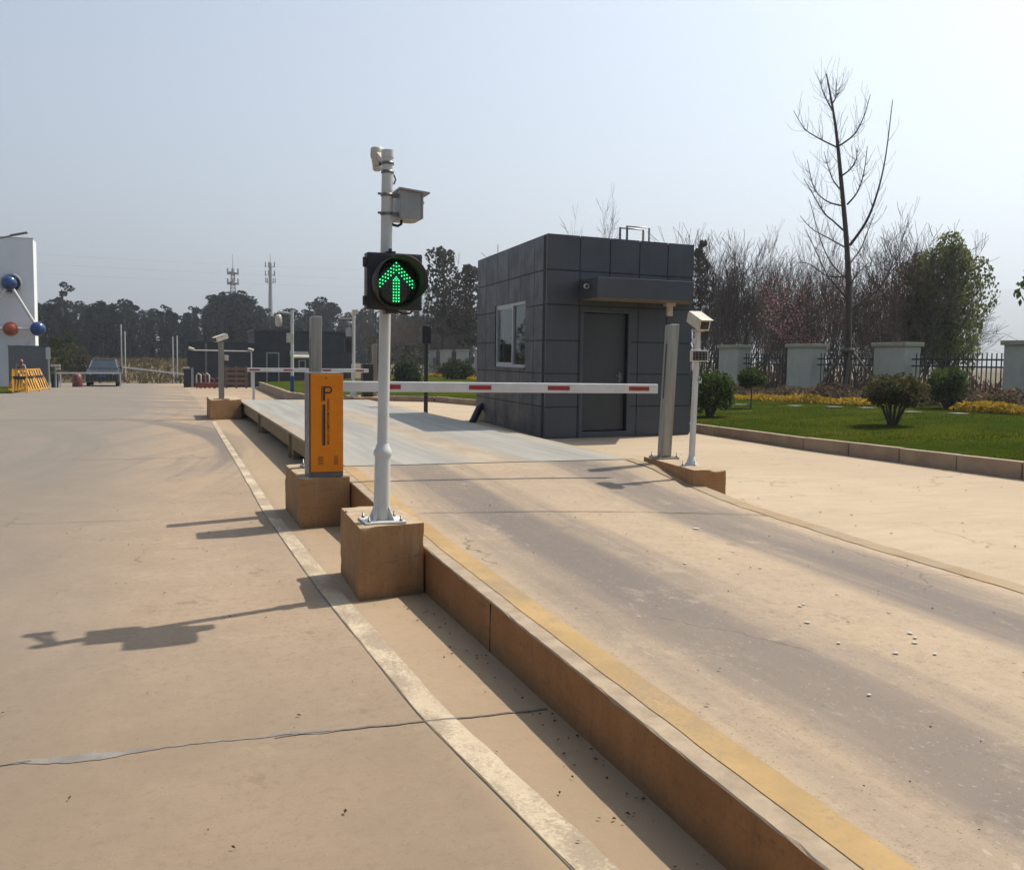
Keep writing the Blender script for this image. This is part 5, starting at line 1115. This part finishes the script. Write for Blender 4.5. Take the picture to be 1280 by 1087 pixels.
bush_tree('leafy_bush', 'pale dry leafy bush directly left of the dark car', 'drytree', 2.1, 1.5, .1, 1000, .14, None, (-5.9, 80, -.55), None, .06, 12)
bush_tree('gum_tree', 'tall loose grey leaved tree left of the booth with two tops', 'drytree', 9.6, 1.9, 3.4, 1900, .20, None, (19.6, 70, .1), (0, 0, -.5), .14, 20)
bush_tree('gum_tree', 'grey leaved tree nearest the left wall of the booth', 'drytree', 8.4, 1.8, 2.6, 1700, .20, None, (21.4, 69, .1), (0, 0, -.5), .13, 18)
bush_tree('leafy_bush', 'yellow green bush behind the distant white camera pole', 'warmtree', 3.4, 1.2, .2, 900, .13, None, (13.6, 64, -.2), None, .08, 12)
bush_tree('leafy_bush', 'broad grey green bush between the far barrier and the white pole', 'drytree', 2.6, 1.7, .1, 1200, .13, None, (15.4, 63, -.2), None, .08, 12)
bush_tree('evergreen_tree', 'dense green evergreen tree beyond the fence right of the staked tree', 'evergreen', 5.1, 1.35, 1.3, 9500, .075, None, (24.1, 24.9, .35), (0, 0, .9), .16, 34, .4)
bush_tree('dry_tree', 'brown dry leaved tree merging into the left side of the evergreen', 'browntree', 4.8, .85, 1.5, 3600, .07, None, (23.7, 26.0, .35), (0, 0, .9), .12, 22, .4)
bush_tree('broadleaf_tree', 'dark broad leaved tree cut by the right edge of the view', 'shrub', 5.3, 1.15, 2.2, 900, .16, None, (25.1, 21.6, .4), (0, 0, -.6), .1, 14)
bush_tree('broadleaf_tree', 'loose grey leaved tree right behind the corner of the booth', 'drytree', 6.6, .8, 2.5, 600, .16, None, (23.3, 39.2, .3), (0, 0, -.6), .08, 14)
GB = 'bare winter trees beyond the fence'
lab = 'leafless grey brown tree in the thicket beyond the iron fence'
bp = [bare_tree(lab, 7, 4, 3, .42, 4, .075, .35, .22, 'twig', GB), bare_tree(lab, 7, 3, 3, .5, 4, .085, .3, .18, 'twig2', GB), bare_tree(lab, 7, 1, 4, .6, 4, .09, .22, .06, 'twig', GB), bare_tree(lab, 7, 5, 3, .4, 4, .065, .4, .3, 'twig2', GB)]
def Hof(t_): return max((t_.children[0].bound_box[k][2] for k in range(8)))
def real_h(t_):
    return max(max(v.co.z for v in c.data.vertices) for c in COL.objects if c.parent == t_)
hs = [real_h(o) for o in bp]; usedb = set()
def put_bare(x, y, top, i, label=None, thin=1):
    z0 = .3; sc_ = (top - z0) / hs[i]; o = bp[i]
    if i in usedb: o2 = copy_tree(o, (x, y, z0), U(0, 6.28), (sc_ * thin, sc_ * thin, sc_))
    else: usedb.add(i); o2 = o; o.location = (x, y, z0); o.scale = (sc_,) * 3
    if label: o2['label'] = label
BT = [(23, 38.1, 7.0), (27, 43.7, 7.5), (24, 38.1, 7.4), (30, 46.5, 8.4), (22, 33.6, 6.6), (25, 37.2, 7.0), (29, 42.2, 7.1), (24, 34, 6.2), (27, 37.1, 5.9), (22.5, 29.9, 5.2), (26, 33.5, 5.5), (23, 27.6, 5.9), (25, 29, 7.0), (22, 24.9, 5.5), (27, 29.8, 6.8), (24, 26.2, 5.7), (31, 48, 6.5), (33, 46, 6), (32, 41, 5.6), (30, 35, 5.2), (34, 38, 5.4), (29, 32, 5.2), (31, 33.2, 5.5), (36, 52, 6.8), (26, 40.5, 6.6), (21.8, 26.6, 4.6), (23, 31.8, 5), (28, 39, 6), (22.3, 35.5, 5.8), (33, 34, 5), (21.5, 22.8, 4.2), (38, 46, 6), (37, 60, 7), (22.4, 37.6, 7.2), (23.6, 35.4, 6.8), (22.0, 31.2, 6.2), (24.6, 31.6, 6.4), (22.8, 26.0, 6.0), (24.8, 27.4, 6.6), (21.6, 28.2, 5.6), (26, 36, 7.2)]
for n_, (x, y, tp) in enumerate(BT): put_bare(x + U(-.4, .4), y + U(-.4, .4), tp * 1.06, n_ % 4)
put_bare(36, 35.6, 3.9, 2, 'small lone leafless tree against the hazy hill at the right'); put_bare(21, 46, 10.8, 2, 'leafless tree whose thin tip rises above the booth roof', .42); put_bare(22, 67.7, 10.2, 2, 'tall leafless tree at the left edge of the booth roof')
for x, y, tp in ((19.8, 78, 7.5), (20.6, 84, 7), (19.4, 88, 6.5), (21.4, 90, 7), (20.2, 96, 6.5), (22, 80, 8), (19.6, 73, 5.5), (21, 74, 6), (20.4, 100, 7), (22.4, 74, 6.5), (19.7, 82, 5)): put_bare(x, y, tp, random.choice((0, 1, 3)))
pk = bare_tree('pink blossoming tree between the bare trees beyond the fence', 5, 3, 3, .6, 4, .05, .25, .3, 'twig'); pk.name = 'blossom_tree'; h_ = real_h(pk); pk.location = (22, 30.2, .3); pk.scale = (5.0 / h_,) * 3
b = MB(); br = [c for c in COL.objects if c.parent == pk and 'branches' in c.name][0]
vv = [v.co.copy() for v in br.data.vertices if v.co.z > h_ * .4]
for v in random.sample(vv, min(1500, len(vv))): b.leaf(v + Vector((U(-.1, .1), U(-.1, .1), U(-.1, .1))), .08, None, 1.1)
b.build('blossom', M['blossom'], pk, off=(0, 0, 0)).location = (0, 0, 0)
pk2 = copy_tree(pk, (23.5, 29.0, .3), 2.1, .82, 'lower pink blossoming tree just left of the tall staked tree'); pk['group'] = pk2['group'] = 'pink blossom trees'
# tall staked tree on the lawn
LIMBS = {'trunk': [(17.80, 21.95, 0.34), (17.80, 21.97, 0.9), (17.80, 21.99, 2.32), (17.80, 22.04, 3.64), (17.80, 22.22, 4.97), (17.80, 22.57, 6.77), (17.80, 22.81, 7.91), (17.80, 23.07, 8.85), (17.80, 23.37, 9.75)],
'a': [(17.80, 22.08, 4.80), (18.07, 21.77, 5.43), (18.35, 21.70, 6.24), (18.62, 21.76, 7.24), (18.89, 21.90, 8.79)], 'b': [(17.80, 22.72, 7.61), (18.07, 22.40, 7.90), (18.34, 22.37, 8.41), (18.61, 22.47, 9.05)],
'c': [(17.80, 22.79, 7.60), (17.53, 23.31, 7.95), (17.27, 23.59, 8.25), (17.00, 23.74, 8.75)], 'd': [(17.80, 22.35, 5.91), (17.55, 22.79, 6.09), (17.30, 23.06, 6.48), (17.05, 23.09, 7.25)],
'e': [(17.80, 22.47, 6.32), (18.00, 23.21, 6.85), (18.20, 23.87, 7.72)], 'f': [(17.80, 22.09, 3.86), (17.94, 22.98, 4.39), (18.08, 23.71, 5.15), (18.22, 24.49, 6.43)],
'g': [(17.80, 22.25, 5.94), (17.90, 21.97, 6.25), (18.00, 21.86, 6.77), (18.11, 21.90, 7.48)], 'h': [(17.80, 22.09, 3.97), (17.68, 22.80, 4.02), (17.57, 23.50, 4.41), (17.45, 23.99, 4.50)],
'i': [(17.80, 23.07, 8.85), (17.86, 22.99, 9.06), (17.93, 23.11, 9.58)], 'j': [(17.80, 22.04, 3.64), (17.86, 21.80, 4.0), (17.93, 21.4, 4.3)],
'k': [(17.80, 22.21, 4.75), (17.85, 23.04, 5.11), (17.90, 23.89, 5.48), (17.95, 24.55, 5.95)], 'l': [(17.80, 22.53, 6.77), (17.60, 21.95, 6.82), (17.39, 21.45, 6.97), (17.19, 21.19, 7.21)], 'm': [(17.80, 22.99, 8.61), (17.76, 23.20, 8.92), (17.72, 23.46, 9.38), (17.68, 23.45, 9.64)]}
for nm, s_, e_, c_ in (('n', 3.3, (16.5, 22.3, 5.2), .5), ('o', 4.2, (19.3, 22.9, 5.9), .5), ('p', 5.2, (16.6, 22.6, 6.6), .4), ('q', 3.0, (18.9, 21.3, 4.4), .4)):
    p0 = Vector((17.8, 22 + (s_ - 3) * .13, s_)); p1 = Vector(e_); mid = (p0 + p1) / 2 - Vector((0, 0, c_ * .5)); LIMBS[nm] = [tuple(p0), tuple(p0.lerp(mid, .6)), tuple(mid), tuple(mid.lerp(p1, .55)), e_]
t = thing('bare_tree', 'tall leafless tree held by timber stakes on the lawn', 'tree', (17.8, 21.95, .5)); tr = MB(); tw = MB(); random.seed(9)
def smoothpath(P, n=4):
    P = [Vector(p) for p in P]; out = []
    for i in range(len(P) - 1):
        a, b_, c, d = P[max(i - 1, 0)], P[i], P[i + 1], P[min(i + 2, len(P) - 1)]
        for k in range(n):
            u = k / n; out.append(.5 * ((2 * b_) + (c - a) * u + (2 * a - 5 * b_ + 4 * c - d) * u * u + (3 * b_ - a - 3 * c + d) * u ** 3))
    return out + [P[-1]]
for nm, P_ in LIMBS.items():
    pt = smoothpath(P_); n = len(pt)
    if nm == 'trunk': tr.tube(pt, [.125 * (1 - .9 * (i / (n - 1)) ** .9) + .006 for i in range(n)], 10, False)
    else:
        r0 = .042 if nm == 'a' else .024; tr.tube(pt, [r0 * (1 - .8 * i / (n - 1)) + .003 for i in range(n)], 6, False)
    nt_ = 18 if nm != 'trunk' else 26
    for _ in range(nt_):
        i = random.randrange(3 if nm != 'trunk' else n // 3, n - 2); p = pt[i]; d = (pt[min(i + 1, n - 1)] - pt[i - 1]).normalized(); o = Quaternion(d, U(0, 6.28)) @ d.orthogonal().normalized()
        grow(tr, tw, p, d * .5 + o * .8 + Vector((0, 0, .2)), U(.2, .58) * (1.3 if nm == 'trunk' and i < n * .6 else 1), .007, 1, .6, .35, 1, .0035, 4)
tr.build('trunk', M['bark'], t); tw.build('branches', M['twig'], t)
st = thing('tree_stakes', 'three timber stakes propping up the tall leafless tree', 'stakes', (17.8, 21.95, .5))
for p0, p1 in (((17.85, 21.9, 1.95), (18.4, 20.75, .45)), ((17.72, 22.0, 1.95), (17.25, 22.9, .4)), ((17.78, 21.85, 2.0), (17.55, 21.75, .42))): b = MB(); b.tube([p0, p1], [.03, .045], 8); b.build('stake', M['stake'], st)
b = MB(); b.lathe([(.17, -.05), (.19, -.05), (.19, .05), (.17, .05)], (17.8, 21.98, 1.93), 12); b.build('binding', M['stake'], st)
# shrubs on the lawn
def shrub(label, mat, loc, r, H, zc, stems, n, leaf, name='shrub', single=False, flat=1):
    t = thing(name, label, 'shrub', loc); b = MB(); tr = MB(); x, y, z = loc
    if single: tr.tube([(x, y, z - .05), (x + .01, y, z + zc)], [.02, .016], 6)
    for k in range(stems):
        a = 6.283 * k / stems + U(-.3, .3); q = r * U(.35, .85); zz = z + zc + U(-.2, .25) * H
        tr.tube([(x + .04 * math.cos(a), y + .04 * math.sin(a), z + (-.05 if not single else zc * .9)), (x + q * .45 * math.cos(a), y + q * .45 * math.sin(a), z + zc * .55 if not single else z + zc), (x + q * math.cos(a), y + q * math.sin(a), zz)], [.022, .015, .006], 5, False)
    for k in range(26):
        a = U(0, 6.28); ph = U(-.9, 1.2); c = (x + r * .68 * math.cos(a) * math.cos(ph), y + r * .68 * math.sin(a) * math.cos(ph), z + zc + (H - zc) * .62 * math.sin(ph) * flat)
        clump(b, c, (r * .42, r * .42, (H - zc) * .42), n // 26, leaf)
    clump(b, (x, y, z + zc), (r * .8, r * .8, (H - zc) * .7), n // 5, leaf)
    tr.build('stems', M['bark'], t); b.build('leaves', M[mat], t); return t
shrub('umbrella shaped russet shrub with bare splayed stems nearest on the lawn', 'shrub2', (12.35, 13.95, lz(12.35, 13.95)), .58, .95, .62, 12, 4200, .042)
shrub('round green clipped shrub in front of the fence panel at right', 'shrub', (16.75, 17.2, lz(16.75, 17.2)), .50, .95, .50, 9, 3600, .045)
shrub('little ball shaped tree on a thin single stem on the lawn', 'shrub', (13.4, 20.0, lz(13.4, 20)), .34, 1.0, .72, 6, 1900, .045, 'ball_tree', True)
shrub('dark green rounded shrub right against the booth wall corner', 'shrub', (10.9, 17.8, lz(10.9, 17.8)), .55, 1.0, .5, 9, 3400, .045)
shrub('dark low shrub in the distance just left of the booth', 'dark_shrub', (15.5, 52, .1), .9, 1.5, .7, 8, 1600, .09); shrub('dark round shrub beside the far white traffic pole', 'dark_shrub', (11.6, 48, .0), .8, 1.4, .65, 8, 1500, .09)
shrub('broad low green shrub under the distant pillars left of the booth', 'dark_shrub', (17.0, 58, .1), 1.1, 1.3, .6, 8, 1600, .09)
def band(name, mat, pts, w, h, n, leaf, label):
    b = MB(); tot = [0]
    for a, c in zip(pts, pts[1:]): tot.append(tot[-1] + math.dist(a, c))
    for _ in range(n):
        s_ = U(0, tot[-1]); i = max(j for j in range(len(tot)) if tot[j] <= s_); i = min(i, len(pts) - 2); u = (s_ - tot[i]) / (tot[i + 1] - tot[i]); x = pts[i][0] + (pts[i + 1][0] - pts[i][0]) * u; y = pts[i][1] + (pts[i + 1][1] - pts[i][1]) * u
        hh = h * (.75 + .3 * math.sin(y * 2.1) * math.sin(y * .9 + 1)); q = U(-1, 1); b.leaf((x + q * w * U(.8, 1.1), y + U(-.1, .1), lz(x, y) + hh * (1 - .45 * q * q) * rnd() ** .6), leaf * U(.6, 1.3))
    kind(b.build(name, M[mat]), 'stuff', label)
band('hedge', 'hedge', [(17.1, 9), (17.1, 34), (16.6, 60)], .62, .52, 30000, .06, 'low brown leaved hedge along the foot of the fence')
band('yellow_hedge', 'flowers', [(16.25, 9), (16.25, 16.3)], .30, .25, 6500, .045, 'yellow leaved border right of the round clipped shrub')
band('yellow_hedge', 'flowers', [(16.25, 18.4), (16.25, 30), (16.0, 60)], .30, .25, 15000, .045, 'yellow leaved border left of the round clipped shrub')
b = MB(); random.seed(4)
for _ in range(9000):
    y = U(10, 75); x = 20 + 18 * rnd() ** 1.3; b.leaf((x, y, tz(x, y) + U(0, .75) * (.6 + .4 * math.sin(x * 2 + y))), U(.05, .16), (0, 0, .8), 3)
kind(b.build('dry_brush', leafmat('russet_brush', (.20, .11, .075), (.13, .08, .055), 2, .8, .2)), 'stuff', 'russet dry brush covering the ground beyond the fence')
b = MB()
for _ in range(7000):
    y = U(72, 112); x = U(-14, 12); b.leaf((x, y, tz(x, y) + U(0, .5)), U(.08, .22), (0, 0, .8), 3)
kind(b.build('dry_grass', leafmat('straw_grass', (.24, .18, .09), (.16, .12, .06), 2, .8, .2)), 'stuff', 'straw coloured dry grass in the field beyond the far gate')
# hazy hill
xs_ = frange(900, 6800, 100); ys_ = frange(900, 5600, 100); b = MB(); n = len(xs_)
def hillz(x, y):
    u = ((x - 3600) / 1700) ** 2 + ((y - 3160) / 1500) ** 2; return 352 * math.exp(-u * 1.1) + 12 * math.sin(x * .0037 + 1) * math.sin(y * .0032) * math.exp(-u * .5) - 14
b.add([(x, y, hillz(x, y)) for y in ys_ for x in xs_], [(j * n + i, j * n + i + 1, (j + 1) * n + i + 1, (j + 1) * n + i) for j in range(len(ys_) - 1) for i in range(n - 1)], True)
kind(b.build('hill', M['hill']), 'structure')
# ------------------------------------------------------------------ sky, sun, air, camera
SUN_AZ, SUN_EL = R(72), R(53.5)
w_ = bpy.data.worlds.new('World'); SC.world = w_; w_.use_nodes = True; nt = w_.node_tree
sky = nt.nodes.new('ShaderNodeTexSky'); sky.sky_type = 'NISHITA'; sky.sun_disc = False; sky.sun_elevation = SUN_EL; sky.sun_rotation = SUN_AZ
sky.air_density = 1.0; sky.dust_density = 10.0; sky.ozone_density = 1.5; sky.altitude = 1800
hs = nt.nodes.new('ShaderNodeHueSaturation'); hs.inputs['Saturation'].default_value = .72; hs.inputs['Value'].default_value = 1.0; nt.links.new(sky.outputs[0], hs.inputs['Color']); tn = nt.nodes.new('ShaderNodeMix'); tn.data_type = 'RGBA'; tn.blend_type = 'MULTIPLY'; tn.inputs[0].default_value = 1; tn.inputs[7].default_value = (.95, 1.01, 1.0, 1); nt.links.new(hs.outputs[0], tn.inputs[6]); nt.links.new(tn.outputs[2], nt.nodes['Background'].inputs[0]); nt.nodes['Background'].inputs[1].default_value = .12
sd = bpy.data.lights.new('sun', 'SUN'); sd.energy = 5.0; sd.angle = R(.6); sd.color = (1, .93, .82)
so = bpy.data.objects.new('sun', sd); COL.objects.link(so)
dv = Vector((math.sin(SUN_AZ) * math.cos(SUN_EL), math.cos(SUN_AZ) * math.cos(SUN_EL), math.sin(SUN_EL)))
so.rotation_euler = dv.to_track_quat('Z', 'Y').to_euler(); so.location = (30, 10, 50)
HAZE = True
if HAZE:
    m = bpy.data.materials.new('haze'); m.use_nodes = True; nt = m.node_tree; nt.nodes.remove(nt.nodes['Principled BSDF'])
    v = nt.nodes.new('ShaderNodeVolumePrincipled'); v.inputs['Color'].default_value = (.84, .91, 1, 1); v.inputs['Density'].default_value = .00065; v.inputs['Anisotropy'].default_value = .42
    nt.links.new(v.outputs[0], nt.nodes['Material Output'].inputs['Volume'])
    hz = MB().box(-2000, -50, -25, 7000, 5800, 380).build('haze', m); kind(hz, 'stuff', 'thin pale haze over the whole place')
cd = bpy.data.cameras.new('camera'); cam = bpy.data.objects.new('camera', cd); COL.objects.link(cam)
cd.sensor_width = 36; cd.lens = 33.75; cd.clip_end = 14000; cd.clip_start = .05
pitch = math.atan(94.5 / 1200); yaw = math.atan(435 / 1200 * math.cos(pitch)); roll = .014
fw = Vector((math.sin(yaw) * math.cos(pitch), math.cos(yaw) * math.cos(pitch), -math.sin(pitch))); rt = Vector((math.cos(yaw), -math.sin(yaw), 0)); up = rt.cross(fw)
Rv = rt * math.cos(roll) + up * math.sin(roll); Uv = up * math.cos(roll) - rt * math.sin(roll)
mx = Matrix((Rv, Uv, -fw)).transposed().to_4x4(); mx.translation = (0, 0, 1.55); cam.matrix_world = mx
SC.camera = cam
SC.view_settings.view_transform = 'Standard'; SC.view_settings.look = 'None'; SC.view_settings.gamma = 1; SC.view_settings.exposure = .5
SC.cycles.max_bounces = 6; SC.cycles.volume_bounces = 0; SC.cycles.transparent_max_bounces = 8
SC.cycles.use_adaptive_sampling = True
SC.cycles.use_denoising = True; SC.cycles.denoiser = 'OPENIMAGEDENOISE'; SC.cycles.denoising_input_passes = 'RGB_ALBEDO_NORMAL'; SC.cycles.denoising_prefilter = 'ACCURATE'
